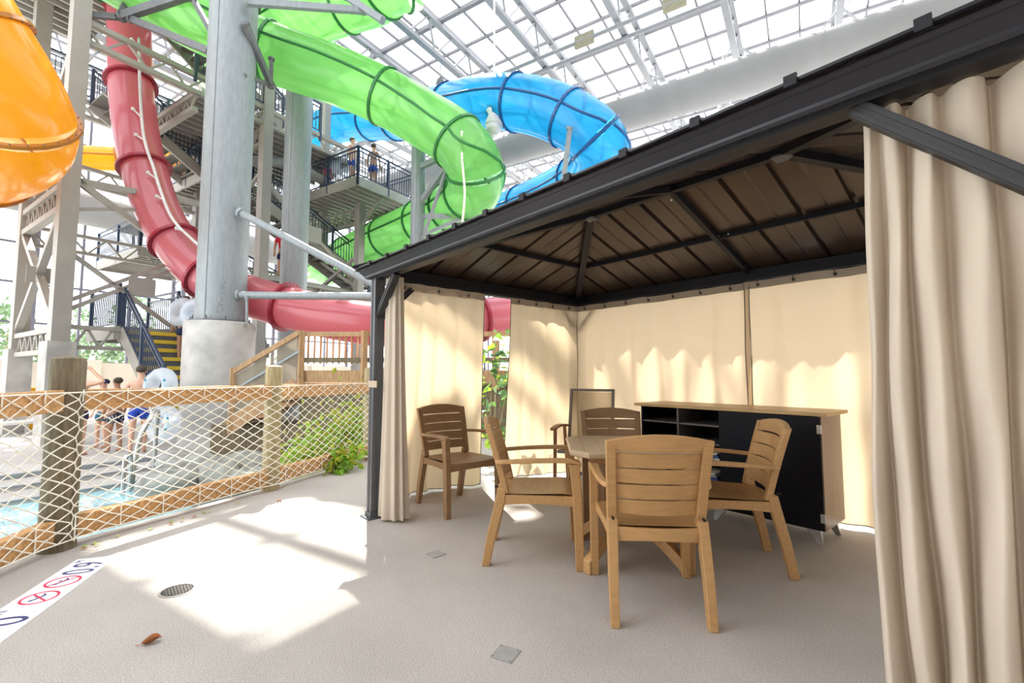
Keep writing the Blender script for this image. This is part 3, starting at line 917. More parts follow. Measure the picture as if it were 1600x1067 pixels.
for k, x in enumerate((-0.35, -0.55)):
    m = MB(); m.ring((x, 0, 0.0026), Z, 0.08, 0.068, 0.0012, 30); rg = m.build('prohibition_ring', 'sign_red', sg)
    m = MB(); m.bar((x - 0.052, -0.052 if k else 0.052, 0.0026), (x + 0.052, 0.052 if k else -0.052, 0.0026), 0.010, 0.0010); m.build('prohibition_bar', 'sign_red', rg)
    m = MB(); m.disc((x - 0.03, 0.022, 0.0025), 0.011, n=12); m.bar((x - 0.022, 0.014, 0.0025), (x + 0.028, -0.010, 0.0025), 0.014, 0.0006); m.bar((x + 0.005, 0.0, 0.0025), (x + 0.018, 0.03, 0.0025), 0.008, 0.0006); m.bar((x + 0.028, -0.01, 0.0025), (x + 0.05, 0.004, 0.0025), 0.009, 0.0006)
    m.build('swimmer_pictogram', 'sign_blue', rg)
# ================================================================ ROPE NET FENCE
fn_ = thing('net_fence', FENCE[1], 'round timber post and plank fence hung with white rope netting', 'fence', world_coords=True)
def round_post(p, r, h, mt, seed):
    rnd = random.Random(seed)
    prof = [(r * 1.03, 0), (r, 0.3), (r * 0.97, h * 0.6), (r * 0.98, h - 0.04), (r * 0.93, h - 0.012), (r * 0.6, h), (r * 0.01, h + 0.006)]
    m = MB(); n = 18
    lob = [1 + 0.03 * rnd.uniform(-1, 1) for _ in range(n)]
    rings = [[Vector((p.x + q * lob[j] * cos(2 * pi * j / n), p.y + q * lob[j] * sin(2 * pi * j / n), z)) for j in range(n)] for q, z in prof]
    m.loft(rings)
    return m.build('post', mt, fn_, smooth=True, autosmooth=50)
round_post(FENCE[0], 0.10, 1.28, 'wood_old', 1)
round_post(FENCE[1], 0.098, 1.30, 'wood_old', 2)
round_post(FENCE[2], 0.083, 1.27, 'wood_post', 3)
round_post(FENCE[3], 0.083, 1.27, 'wood_post', 4)
for a, b in zip(FENCE[:-1], FENCE[1:]):
    d = (b - a).normalized(); nrm = Vector((-d.y, d.x, 0))
    if nrm.x > 0: nrm = -nrm
    a2, b2 = a + d * 0.06, b - d * 0.06
    for z0, z1, nm in ((0.925, 1.07, 'top_rail'), (0.055, 0.205, 'bottom_rail')):
        rings = []
        for k in range(7):
            p = a2 + (b2 - a2) * k / 6
            w = 0.045 + 0.002 * sin(k * 2.1)
            zz = 0.004 * sin(k * 1.7 + a.x)
            rings.append([p + nrm * (-w) + Z * (z0 + zz), p + nrm * w + Z * (z0 + zz), p + nrm * w + Z * (z1 + zz), p + nrm * (-w) + Z * (z1 + zz)])
        m = MB(); m.loft(rings); m.build(nm, 'wood_rail', fn_, bevel=0.006)
# the net: knotted diamonds, hung a little slack in front of the rails
def net():
    m = MB()
    rnd = random.Random(9)
    ln = [0.0]
    for a, b in zip(FENCE[:-1], FENCE[1:]): ln.append(ln[-1] + (b - a).length)
    def pt(s):
        for i in range(len(FENCE) - 1):
            if s <= ln[i + 1] or i == len(FENCE) - 2:
                f = (s - ln[i]) / (ln[i + 1] - ln[i]); a, b = FENCE[i], FENCE[i + 1]
                d = (b - a).normalized(); n = Vector((d.y, -d.x, 0))
                if n.x < 0: n = -n
                near = min(abs(s - q) for q in ln)
                return a + (b - a) * f + n * (0.055 + 0.055 * max(0, 1 - near / 0.22))
    dx, nz = 0.15, 24
    nx = int(ln[-1] / dx)
    def node(i, j):
        s = min(max(i * dx / 2, 0.01), ln[-1] - 0.01)
        v = j / nz
        r = random.Random(i * 131 + j * 17)
        skew = 0.0
        p = pt(s + skew)
        d = 0.0 if j in (0, nz) else 1.0
        return p + Z * (1.055 - v * (0.99) - d * 0.012 * sin(3.1 * v) + d * r.uniform(-0.008, 0.008) + (0.010 * sin(i * 0.21) * sin(pi * v))) + (pt(s + 0.02) - p).normalized() * d * r.uniform(-0.008, 0.008)
    rad = 0.0042
    for i in range(2 * nx):
        for j in range(nz):
            if (i + j) % 2 == 0:
                a, b = node(i, j), node(i + 1, j + 1)
            else:
                a, b = node(i + 1, j), node(i, j + 1)
            m.tube([a, b], rad, 4, caps=False)
    for i in range(0, 2 * nx, 2):               # knots
        for j in range(1, nz):
            p = node(i + (j % 2), j)
            m.frame8(p, Vector((0.006, 0, 0)), Vector((0, 0.006, 0)), Vector((0, 0, 0.006)))
    for i in range(0, 2 * nx, 4):               # lashings round both rails
        for j, z0, z1 in ((0, 1.075, 0.99), (nz, 0.215, 0.05)):
            p = pt(i * dx / 2 + 0.01)
            m.tube([p + Z * z1, p + Z * z0], rad, 4, caps=False)
    m.tube([node(i, 0) for i in range(0, 2 * nx)], 0.005, 5)
    m.tube([node(i, nz) for i in range(0, 2 * nx)], 0.005, 5)
    m.build('rope_net', 'net_rope', fn_, kind='stuff')
net()

# ================================================================ POOL SIDE GROUND, STEPS, WATER
def bslab(name, w0, w1, v0, v1, z0, z1, mt, **k):
    m = MB(); m.loft([[bw(w0, v0, z0), bw(w1, v0, z0), bw(w1, v1, z0), bw(w0, v1, z0)], [bw(w0, v0, z1), bw(w1, v0, z1), bw(w1, v1, z1), bw(w0, v1, z1)]])
    return m.build(name, mt, **k)
bslab('floor_poolside', -29, -10.65, -14, 40, -1.2, -0.40, 'concrete_pool', kind='structure', label='pale concrete pool deck beyond the net fence')
bslab('floor_garden', -10.65, -2.4, 4.0, 40, -1.2, -0.40, 'concrete_pool', kind='structure', label='pale ground between the pool and the wooden deck')
ps = thing('pool_steps', bw(-10.65, 0, -0.6), 'broad pale concrete steps leading down into the pool', 'steps', world_coords=True)
for k, (w0, w1, z) in enumerate(((-10.65, -9.95, -0.47), (-9.95, -9.2, -0.54))):
    o = bslab('step', w0, w1, -8.1, 3.98, -1.2, z, 'concrete_pool', parent=ps)
    bslab('step_nosing', w1 - 0.05, w1 + 0.003, -8.1, 3.98, z - 0.03, z + 0.003, 'iron' if k == 5 else 'galvanised', parent=o)
bslab('floor_edge', -10.73, -10.64, -14, 3.98, -0.46, -0.397, 'galvanised', kind='structure', label='grey edging along the pool deck')
m = MB(); m.grid(lambda u, v: bw(-9.2 + 9.0 * u, -8.1 + 12.08 * v, -0.60), 4, 8)
m.build('pool_water', 'pool_water', label='shallow rippling pale blue pool water behind the netting', kind='stuff')
bslab('floor_pool_bottom', -9.2, -0.2, -8.1, 4.0, -1.5, -1.2, 'concrete_pool', kind='structure', label='pool bottom')

# boulders round the pool corner
for i, (x, y, z, rx, ry, rz_) in enumerate(((-8.8, 0.75, -0.50, 0.45, 0.40, 0.26), (-8.7, 1.35, -0.48, 0.55, 0.42, 0.28), (-9.35, 1.05, -0.38, 0.50, 0.42, 0.30), (-8.3, 1.75, -0.50, 0.5, 0.45, 0.24),
                                         (-9.2, 1.80, -0.38, 0.55, 0.45, 0.24), (-7.9, 1.15, -0.58, 0.40, 0.35, 0.2), (-9.9, 0.95, -0.36, 0.36, 0.3, 0.2), (-8.0, 2.3, -0.45, 0.5, 0.5, 0.22))):
    m = MB(); m.blob((x, y, z), (rx, ry, rz_), 20 + i, 9, 13, 0.22)
    m.build('boulder', 'rock', smooth=True, label=('flat grey green boulder at the water corner', 'long low boulder at the pool edge behind the netting', 'rounded boulder in front of the concrete pier', 'pale boulder below the right fence post',
            'dark boulder beside the pier foot', 'small boulder half under the water', 'small boulder beside the steel handrail', 'flat boulder next to the leafy bush')[i], cat='rock', group='boulders round the pool corner')
for i in range(16):
    rnd = random.Random(70 + i)
    p = Vector((-10.6 + 0.09 * i + rnd.uniform(-.1, .1), 0.95 + 0.085 * i + rnd.uniform(-.1, .1), -0.36))
    m = MB(); m.blob(p, (rnd.uniform(.08, .15), rnd.uniform(.08, .15), rnd.uniform(.05, .1)), 90 + i, 6, 8, 0.2)
    m.build('cobble', 'rock', smooth=True, label='fist to head sized cobble at the foot of the pier', cat='rock', group='cobbles at the pier foot')

def handrail(name, pts, label, extra=None):
    t = thing(name, pts[0], label, 'handrail', world_coords=True)
    m = MB(); m.tube(smoothpath(pts, 6), 0.035, 8); m.build('tube', 'steel', t, smooth=True)
    p = Vector(pts[0]); m = MB(); m.lathe(p, [(0.06, 0), (0.06, 0.02), (0.03, 0.04)], 12); m.build('flange', 'steel', t)
    if extra:
        m = MB(); m.tube(smoothpath(extra, 6), 0.03, 8); m.build('tube', 'steel', t, smooth=True)
handrail('pool_handrail', [(-9.30, 0.30, -0.62), (-9.35, 0.33, -0.2), (-9.45, 0.40, 0.25), (-9.65, 0.55, 0.52), (-9.95, 0.62, 0.54), (-10.1, 0.62, 0.2), (-10.12, 0.62, -0.5)],
         'curved stainless handrail rising from the pool by the boulders', [(-9.05, 0.20, -0.62), (-9.07, 0.2, -0.2), (-9.12, 0.22, -0.05), (-9.2, 0.28, -0.1), (-9.22, 0.28, -0.62)])
handrail('pool_handrail', [(-6.62, -1.62, -0.62), (-6.62, -1.62, 0.0), (-6.66, -1.66, 0.28), (-6.85, -1.75, 0.34), (-7.1, -1.8, 0.2), (-7.15, -1.8, -0.6)], 'short stainless handrail in the water at the left edge')

# ================================================================ PLANTS
def leaf_shape(m, p, d, up, ln, wd):
    d = d.normalized(); s = d.cross(up)
    if s.length < 1e-3: s = Vector((1, 0, 0))
    s.normalize(); n = s.cross(d)
    k = len(m.v)
    m.v += [p, p + d * ln * 0.35 + s * wd * 0.5 + n * wd * 0.15, p + d * ln * 0.4 - n * wd * 0.05, p + d * ln * 0.35 - s * wd * 0.5 + n * wd * 0.15, p + d * ln * 0.75 + s * wd * 0.33, p + d * ln * 0.75 - s * wd * 0.33, p + d * ln - n * wd * 0.2]
    m.f += [(k, k + 1, k + 2), (k, k + 2, k + 3), (k + 1, k + 4, k + 2), (k + 2, k + 5, k + 3), (k + 2, k + 4, k + 6), (k + 2, k + 6, k + 5)]
def rdir(rnd, zb=0.2):
    return Vector((rnd.gauss(0, 1), rnd.gauss(0, 1), rnd.gauss(zb, 0.7))).normalized()
def leafy(name, label, catg, base, centres, nfol, nsingle, size, mats, stems, seed, single_area=None):
    rnd = random.Random(seed)
    t = thing(name, base, label, catg, world_coords=True)
    for st in stems:
        m = MB(); pp = smoothpath(st, 5); m.tube(pp, [0.012 * (1 - 0.6 * i / len(pp)) for i in range(len(pp))], 6); m.build('stem', 'stem', t, smooth=True)
    fol = {q: MB() for q in mats}
    for i in range(nfol):
        c, r = rnd.choice(centres)
        p = Vector(c) + Vector((rnd.gauss(0, r[0] * .5), rnd.gauss(0, r[1] * .5), rnd.gauss(0, r[2] * .5)))
        if p.z < base[2] + 0.02: p.z = base[2] + 0.02 + rnd.random() * 0.1
        s = size * rnd.uniform(0.6, 1.25)
        leaf_shape(fol[rnd.choice(mats)], p, rdir(rnd, 0.0), rdir(rnd, 0.9), s, s * 0.7)
    for q in mats:
        fol[q].build('foliage', q, t, kind='stuff')
    for i in range(nsingle):
        c, r = rnd.choice(single_area or centres)
        p = Vector(c) + Vector((rnd.gauss(0, r[0] * .5), rnd.gauss(0, r[1] * .5), rnd.gauss(0, r[2] * .5)))
        p.z = max(p.z, base[2] + 0.03)
        s = size * rnd.uniform(0.9, 1.5)
        m = MB(); leaf_shape(m, p, rdir(rnd, -0.3), rdir(rnd, 0.9), s, s * 0.75); m.build('leaf', rnd.choice(mats), t)
    return t
leafy('leafy_bush', 'sunlit yellow green leafy bush behind the netting by the gazebo post', 'bush', Vector((-6.9, 2.6, -0.4)),
      [((-6.75, 2.15, 0.10), (.35, .35, .30)), ((-6.9, 2.6, 0.30), (.4, .4, .38)), ((-7.1, 3.0, 0.42), (.5, .5, .5)), ((-6.5, 1.9, 0.0), (.25, .25, .2)), ((-6.8, 2.9, 0.2), (.4, .4, .4))],
      1700, 40, 0.085, ['leaf_green', 'leaf_yellow'], [[(-6.9, 2.6, -0.4), (-6.85, 2.5, 0), (-6.9, 2.6, 0.4)], [(-7.1, 3.0, -0.4), (-7.1, 3.0, 0.2), (-7.2, 3.0, 0.7)]], 31)
leafy('creeping_vine', 'green vine sprawling through the fence onto the sunlit floor', 'vine', Vector((-5.72, 2.05, 0.0)),
      [((-5.66, 2.10, 0.13), (.16, .16, .14)), ((-5.74, 2.30, 0.16), (.16, .16, .16))], 70, 55, 0.095, ['leaf_green', 'leaf_green', 'leaf_yellow'],
      [[(-5.95, 2.15, 0.25), (-5.8, 2.1, 0.22), (-5.62, 2.05, 0.03)], [(-5.98, 2.3, 0.3), (-5.75, 2.25, 0.25), (-5.6, 2.2, 0.05)]], 32)
leafy('leafy_shrub', 'tall leafy shrub seen through the gap between the side curtains', 'shrub', Vector((-4.95, 4.0, 0.0)),
      [((-4.95, 4.0, 1.45), (.32, .32, .35)), ((-4.9, 3.95, 1.05), (.3, .3, .3)), ((-5.0, 4.05, 0.6), (.35, .35, .35)), ((-4.9, 4.1, 0.25), (.3, .3, .2))], 90, 60, 0.13, ['leaf_blue', 'leaf_blue', 'leaf_green'],
      [[(-4.95, 3.95, 0), (-4.98, 3.9, 0.7), (-4.92, 3.95, 1.7)], [(-5.05, 4.05, 0), (-4.9, 4.0, 0.5), (-4.8, 4.1, 1.2)], [(-4.8, 3.8, 0), (-5.0, 4.0, 0.9)]], 33)
# trailing bits of vine on the floor edge along the fence
for i in range(14):
    rnd = random.Random(200 + i)
    f = rnd.uniform(0.05, 0.98); a, b = FENCE[1], FENCE[2]
    p = a + (b - a) * f + Vector((0.14 + rnd.uniform(0, .08), 0.03, 0))
    m = MB(); leaf_shape(m, p + Z * 0.012, Vector((rnd.uniform(-1, 1), rnd.uniform(-1, 1), 0.05)), Z, 0.05, 0.025)
    m.build('fallen_leaf', rnd.choice(['leaf_dry', 'leaf_green', 'leaf_yellow']), label='small fallen leaf at the foot of the net fence', cat='leaf', group='fallen leaves along the fence')

# ================================================================ WOODEN DECK WITH SLATTED RAILING
RT = Vector((cos(radians(49.3)), sin(radians(49.3)), 0)); FWD = Vector((-RT.y, RT.x, 0))
def cam_pt(lat, dep, z): return RT * lat + FWD * dep + Z * z
wd_ = thing('wooden_deck', cam_pt(-3.9, 8.6, -0.4), 'raised wooden deck with reddish slatted railing and stair', 'deck', world_coords=True)
def wbar(name, a, b, w, h, mt, par=None):
    m = MB(); m.bar(a, b, w, h); return m.build(name, mt, par or wd_, bevel=0.004)
m = MB(); m.loft([[cam_pt(-3.95, 8.68, z), cam_pt(0.2, 8.68, z), cam_pt(0.2, 10.4, z), cam_pt(-3.95, 10.4, z)] for z in (-0.4, 0.98)]); m.build('support_wall', 'wood_old', wd_)
m = MB(); m.loft([[cam_pt(-4.0, 8.6, z), cam_pt(0.2, 8.6, z), cam_pt(0.2, 10.5, z), cam_pt(-4.0, 10.5, z)] for z in (0.985, 1.02)]); m.build('deck_boards', 'wood_deck', wd_)
wbar('skirt_board', cam_pt(-3.95, 8.58, 1.14), cam_pt(0.2, 8.58, 1.14), 0.04, 0.22, 'wood_deck')
for k, lat in enumerate((-3.88, -2.72, -1.5, -0.3)):
    p = wbar('post', cam_pt(lat, 8.53, 0.9), cam_pt(lat, 8.53, 1.98), 0.12, 0.09, 'wood_deck')
    m = MB(); m.tube([cam_pt(lat, 8.48, 1.13), cam_pt(lat, 8.465, 1.13)], 0.016, 8); m.build('bolt', 'iron', p)
wbar('lower_rail', cam_pt(-3.88, 8.55, 1.44), cam_pt(0.2, 8.55, 1.44), 0.04, 0.09, 'wood_old')
wbar('upper_rail', cam_pt(-3.88, 8.55, 1.92), cam_pt(0.2, 8.55, 1.92), 0.04, 0.09, 'wood_deck')
for i in range(26):
    lat = -3.78 + i * 0.115
    if min(abs(lat - q) for q in (-2.72, -1.5, -0.3)) > 0.08:
        rnd = random.Random(i)
        wbar('slat', cam_pt(lat, 8.60, 1.37), cam_pt(lat, 8.60, 1.93), 0.062 + 0.02 * rnd.random(), 0.02, 'wood_slat')
wbar('stair_handrail', cam_pt(-3.9, 8.5, 1.95), cam_pt(-5.1, 8.5, 1.22), 0.07, 0.09, 'wood_deck')
wbar('stair_mid_rail', cam_pt(-3.9, 8.5, 1.60), cam_pt(-5.1, 8.5, 0.87), 0.03, 0.04, 'galvanised')
for dep in (8.5, 9.5):
    wbar('stair_stringer', cam_pt(-3.95, dep, 0.98), cam_pt(-5.15, dep, 0.24), 0.05, 0.26, 'wood_deck')
for k in range(4):
    m = MB(); c = cam_pt(-4.1 - k * 0.28, 9.0, 0.85 - k * 0.175); m.frame8(c, RT * 0.15, FWD * 0.5, Z * 0.02); m.build('tread', 'wood_deck', wd_)
m = MB(); m.loft([[cam_pt(-5.6, 8.72, z), cam_pt(-3.96, 8.72, z), cam_pt(-3.96, 10.2, z), cam_pt(-5.6, 10.2, z)] for z in (-0.4, 0.24)]); m.build('stair_base', 'wood_old', wd_)
wbar('stair_post', cam_pt(-5.1, 8.5, 0.1), cam_pt(-5.1, 8.5, 1.3), 0.09, 0.09, 'wood_deck')
m = MB(); m.grid(lambda u, v: cam_pt(-3.95 - 1.15 * u, 8.52, (1.0 - 0.72 * u) + 0.85 * v), 2, 2); m.build('stair_mesh', 'sling', wd_)
# ================================================================ BIG STEEL COLUMNS
def column(base, r, ztop, label, pier=None, nm='steel_column'):
    x, y = base[0], base[1]
    t = thing(nm, (x, y, -0.4), label, 'column', world_coords=True)
    z0 = -0.4
    if pier:
        pr, pz = pier
        m = MB(); m.lathe((x, y, 0), [(pr, -0.4), (pr, pz - 0.04), (pr - 0.03, pz)], 32); pr_o = m.build('concrete_pier', 'concrete', t, smooth=True, autosmooth=40)
        z0 = pz
        m = MB(); m.lathe((x, y, 0), [(r + 0.12, pz), (r + 0.12, pz + 0.035), (r, pz + 0.035)], 28); m.build('base_plate', 'galvanised_dark', t)
        for k in range(10):
            a = 2 * pi * k / 10
            m = MB(); m.lathe((x + (r + 0.075) * cos(a), y + (r + 0.075) * sin(a), pz + 0.035), [(0.025, 0), (0.025, 0.05), (0.012, 0.05), (0.012, 0.09)], 6); m.build('anchor_bolt', 'galvanised_dark', t)
    m = MB(); m.lathe((x, y, 0), [(r, z0 + 0.02), (r, ztop)], 36); sh = m.build('shaft', 'galvanised', t, smooth=True, autosmooth=40)
    m = MB(); m.tube([(x + r * 0.72, y - r * 0.71, z0 + 0.05), (x + r * 0.72, y - r * 0.71, ztop)], 0.008, 5); m.build('weld_seam', 'galvanised', sh)
    m = MB(); m.lathe((x, y, ztop), [(r + 0.05, -0.03), (r + 0.05, 0.02), (0.01, 0.03)], 28); m.build('cap', 'galvanised_dark', t)
    return t
C1 = (-12.10, 1.79, 2.39); C2 = (-14.55, 3.96, 4.30); C3 = (-11.85, 6.56, 6.51)
col1 = column(C1, 0.495, 10.0, 'nearest thick galvanised column standing on a round concrete pier', (0.69, 2.32))
column(C2, 0.375, 9.9, 'second galvanised column rising behind the red tube slide')
column(C3, 0.205, 8.6, 'slim galvanised column under the green slide bend')
C4 = (-8.42, 5.26, 2.84)
column(C4, 0.20, 3.6, 'low galvanised column hidden behind the gazebo roof')
scr = MB()
for st in ([(-11.47, 1.71, 3.22), (-11.45, 1.74, 3.14), (-11.49, 1.69, 3.07), (-11.46, 1.73, 3.00)], [(-11.50, 1.68, 3.04), (-11.45, 1.74, 3.02), (-11.49, 1.69, 2.98)], [(-11.50, 1.68, 2.89), (-11.47, 1.71, 2.91), (-11.44, 1.75, 2.88)], [(-11.50, 1.69, 2.82), (-11.48, 1.72, 2.78), (-11.51, 1.69, 2.72)],
           [(-11.53, 1.66, 2.69), (-11.50, 1.71, 2.65), (-11.47, 1.74, 2.67)], [(-11.52, 1.67, 2.74), (-11.56, 1.65, 2.58), (-11.57, 1.64, 2.51), (-11.54, 1.68, 2.48)], [(-11.51, 1.70, 2.63), (-11.48, 1.74, 2.55), (-11.53, 1.69, 2.50)]):
    scr.tube(smoothpath(st, 4), 0.006, 5)
scr.build('scrawl', 'galvanised_dark', col1, kind='stuff')
def strut(name, label, segs, mt='galvanised', catg='strut'):
    t = thing(name, segs[0][0], label, catg, world_coords=True)
    for (a, b, r, kind) in segs:
        m = MB()
        if kind == 'r': m.tube([a, b], r, 10); m.build('pipe', mt, t, smooth=True, autosmooth=40)
        else: m.bar(a, b, r * 1.6, r * 2.2); m.build('arm', mt, t)
        for e in (a, b):
            d = (Vector(b) - Vector(a)).normalized()
            m = MB(); m.tube([Vector(e) - d * 0.03, Vector(e) + d * 0.03], r * 1.5, 8); m.build('end_plate', mt, t)
    return t
strut('pipe_strut', 'level galvanised pipe running from the thick column to the gazebo', [((-11.68, 2.06, 2.93), (-8.42, 5.26, 2.82), 0.085, 'r'), ((-11.46, 2.17, 2.86), (-11.49, 2.20, 2.30), 0.03, 'r')])
strut('pipe_strut', 'slanting galvanised pipe falling from the thick column to the gazebo', [((-11.57, 2.00, 4.75), (-8.44, 5.28, 2.33), 0.085, 'r')])

# ================================================================ TUBE SLIDES
def slide(name, label, pts, r, tube_m, fl_m, joints, n=24, steps=6, seam=True, arc=None, seam_ang=3.12, fw_=0.05):
    """closed or open flume through pts; joints = fractions of the path where two sections are bolted together"""
    path = smoothpath(pts, steps)
    N = len(path) - 1
    t = thing(name, path[0], label, 'slide', world_coords=True)
    ks = sorted(set([0] + [min(N - 1, max(1, round(j * N))) for j in joints] + [N]))
    for a, b in zip(ks, ks[1:]):
        pp = path[a:b + 1]
        if len(pp) < 2: continue
        m = MB(); m.tube(pp, r, n, caps=False, arc=arc); s = m.build('tube_section', tube_m, t, smooth=True)
        if seam:
            for sg, an in ((1, seam_ang), (2, pi - seam_ang)):
                line = []
                for i, p in enumerate(pp):
                    d = (pp[min(i + 1, len(pp) - 1)] - pp[max(i - 1, 0)]).normalized()
                    sd_ = d.cross(Z)
                    if sd_.length < 0.05: sd_ = Vector((1, 0, 0))
                    sd_.normalize(); up = sd_.cross(d).normalized()
                    line.append(p + (sd_ * cos(an) + up * sin(an)) * (r + 0.012))
                m = MB(); m.tube(line, 0.035, 6); m.build('seam_strip', fl_m, s, smooth=True)
    for k in ks[1:-1]:
        d = (path[k + 1] - path[k - 1]).normalized()
        m = MB()
        if arc is None: m.ring(path[k], d, r + fw_, r - 0.01, 0.07, 28)
        else: m.tube([path[k] - d * 0.05, path[k] + d * 0.05], r + 0.06, n, arc=arc); m.tube([path[k] - d * 0.05, path[k] + d * 0.05], r + 0.002, n, arc=arc)
        fl = m.build('flange', fl_m, t)
        if arc is None:
            sd_ = d.cross(Z)
            if sd_.length < 0.05: sd_ = Vector((1, 0, 0))
            sd_.normalize(); up = sd_.cross(d).normalized()
            m = MB()
            for q in range(28):
                a = 2 * pi * q / 28
                e = path[k] + (sd_ * cos(a) + up * sin(a)) * (r + fw_ * 0.6)
                m.bar(e - d * 0.05, e + d * 0.05, 0.02, 0.02)
            m.build('bolt_ring', 'galvanised_dark', fl, kind='stuff')
    return t, path
red_t, _ = slide('tube_slide', 'red tube slide falling steeply then levelling out behind the thick column',
      [(-17.20, -0.17, 13.99), (-16.91, -0.12, 12.41), (-16.60, -0.06, 10.89), (-16.27, 0.01, 9.60), (-15.89, 0.12, 8.28), (-15.44, 0.35, 6.84), (-14.85, 0.72, 5.38), (-14.12, 1.25, 4.18), (-13.36, 1.91, 3.40), (-12.62, 2.66, 3.02), (-11.75, 3.39, 2.71), (-10.86, 4.14, 2.46), (-10.18, 4.95, 2.35), (-9.62, 6.20, 2.46), (-9.34, 8.03, 2.79), (-9.26, 10.51, 3.39)],
      0.51, 'red_tube', 'red_flange', (0.10, 0.225, 0.345, 0.44, 0.51, 0.645, 0.80, 0.9), seam=False, fw_=0.10)
m = MB(); m.tube(smoothpath([(-15.80, 0.14, 10.33), (-15.35, 0.22, 8.69), (-15.01, 0.31, 7.53), (-14.79, 0.41, 6.93), (-14.51, 0.56, 6.37), (-14.23, 0.72, 5.70), (-13.82, 0.98, 4.92), (-13.11, 1.50, 4.18)], 6), 0.035, 8); m.build('water_pipe', 'white_plastic', red_t, smooth=True)
for a, b in (((-15.89, -0.01, 10.28), (-15.71, 0.15, 10.10)), ((-15.60, 0.04, 9.38), (-15.48, 0.19, 9.31)), ((-15.25, 0.10, 8.07), (-15.10, 0.26, 7.86)), ((-15.03, 0.19, 7.31), (-14.89, 0.34, 7.18)), ((-14.55, 0.46, 6.23), (-14.42, 0.60, 6.09)), ((-14.26, 0.65, 5.58), (-14.14, 0.78, 5.49)), ((-13.72, 1.03, 4.72), (-13.56, 1.20, 4.62))):
    m = MB(); m.tube([a, b], 0.022, 6); m.blob(a, 0.05, 2, 5, 6, 0); m.build('nozzle', 'white_plastic', red_t)
slide('tube_slide', 'long green translucent tube slide crossing the picture and looping down over the gazebo roof',
      [(-15.78, -2.32, 12.27), (-15.21, -1.14, 11.66), (-14.65, 0.04, 11.00), (-14.04, 1.29, 10.36), (-13.20, 2.78, 9.75), (-12.47, 4.14, 9.39), (-11.62, 5.34, 8.80), (-10.71, 6.18, 8.02), (-9.96, 6.67, 7.32), (-9.62, 6.99, 6.59), (-10.25, 7.36, 6.23), (-11.72, 7.65, 6.25), (-13.72, 7.78, 6.34), (-16.19, 7.68, 6.38), (-19.03, 7.32, 6.19), (-21.38, 6.93, 5.79)],
      0.75, 'green_tube', 'green_flange', (0.10, 0.265, 0.40, 0.535, 0.615, 0.675, 0.735, 0.80, 0.865, 0.93))
slide('tube_slide', 'upper green tube slide bending out of the top of the picture',
      [(-18.72, 2.17, 11.60), (-16.88, 3.17, 12.12), (-14.94, 4.02, 12.34), (-13.45, 4.69, 12.29), (-12.44, 5.25, 12.27), (-11.67, 5.52, 12.31), (-11.36, 6.02, 12.54)], 0.80, 'green_tube', 'green_flange', (0.26, 0.53, 0.74, 0.93))
slide('tube_slide', 'bright blue translucent tube slide curling round above the gazebo roof',
      [(-21.11, 5.85, 11.60), (-19.96, 6.83, 12.03), (-18.38, 7.61, 11.82), (-15.91, 8.11, 11.05), (-13.02, 8.18, 10.19), (-10.55, 8.07, 9.24), (-9.08, 8.47, 8.64), (-8.10, 8.91, 8.01), (-7.52, 9.35, 7.37), (-7.77, 9.85, 7.06), (-9.13, 10.57, 7.13), (-11.25, 11.15, 7.34), (-14.05, 11.41, 7.53), (-17.69, 11.02, 7.61), (-21.07, 10.18, 7.50)],
      0.75, 'blue_tube', 'blue_flange', (0.075, 0.15, 0.20, 0.30, 0.40, 0.495, 0.575, 0.72, 0.82, 0.9))
slide('tube_slide', 'glossy orange yellow slide bending round at the left edge',
      [(-11.19, -2.98, 7.97), (-11.35, -2.49, 7.34), (-11.48, -2.10, 6.68), (-11.64, -1.77, 6.13), (-11.94, -1.60, 5.69), (-12.92, -1.81, 5.55), (-14.36, -2.41, 5.60), (-16.17, -3.31, 5.80), (-17.99, -4.54, 6.06)],
      0.92, 'yellow_tube', 'yellow_flange', (0.22, 0.485, 0.72), seam=False, fw_=0.07)
slide('tube_slide', 'distant level yellow slide seen behind the red tube',
      [(-27.30, -3.48, 10.03), (-27.11, -1.78, 10.50), (-26.78, 0.11, 10.85), (-26.08, 2.42, 11.13), (-26.04, 3.98, 11.39)], 0.52, 'yellow_tube', 'yellow_flange', (0.25, 0.45, 0.7), seam=True)
strut('slide_bracket', 'dark steel bracket arms carrying the green slide beside the tower leg', [((-14.45, -0.22, 9.94), (-12.94, 1.18, 10.40), 0.09, 'b'), ((-14.30, -0.04, 9.88), (-12.29, 1.36, 8.61), 0.07, 'b'), ((-14.44, -0.94, 9.62), (-14.50, -0.28, 9.93), 0.06, 'b'), ((-14.47, -0.24, 9.91), (-14.52, -0.07, 10.67), 0.08, 'b')], 'galvanised_dark', 'bracket')
strut('slide_bracket', 'slanting steel bracket from the thick column up to the green slide joint', [((-11.49, 1.93, 9.08), (-12.25, 2.67, 8.31), 0.07, 'b'), ((-11.68, 1.98, 7.98), (-12.27, 2.64, 8.34), 0.04, 'b'), ((-12.21, 2.64, 8.97), (-12.26, 2.66, 8.28), 0.05, 'b'), ((-13.05, 1.08, 10.19), (-12.35, 1.39, 9.12), 0.05, 'b')], 'galvanised_dark', 'bracket')
strut('slide_bracket', 'long steel arm reaching from the thick column to the upper green slide', [((-11.45, 1.92, 9.58), (-10.73, 4.38, 10.24), 0.07, 'b'), ((-11.03, 4.00, 10.61), (-10.28, 4.63, 9.86), 0.07, 'b')], 'galvanised', 'bracket')
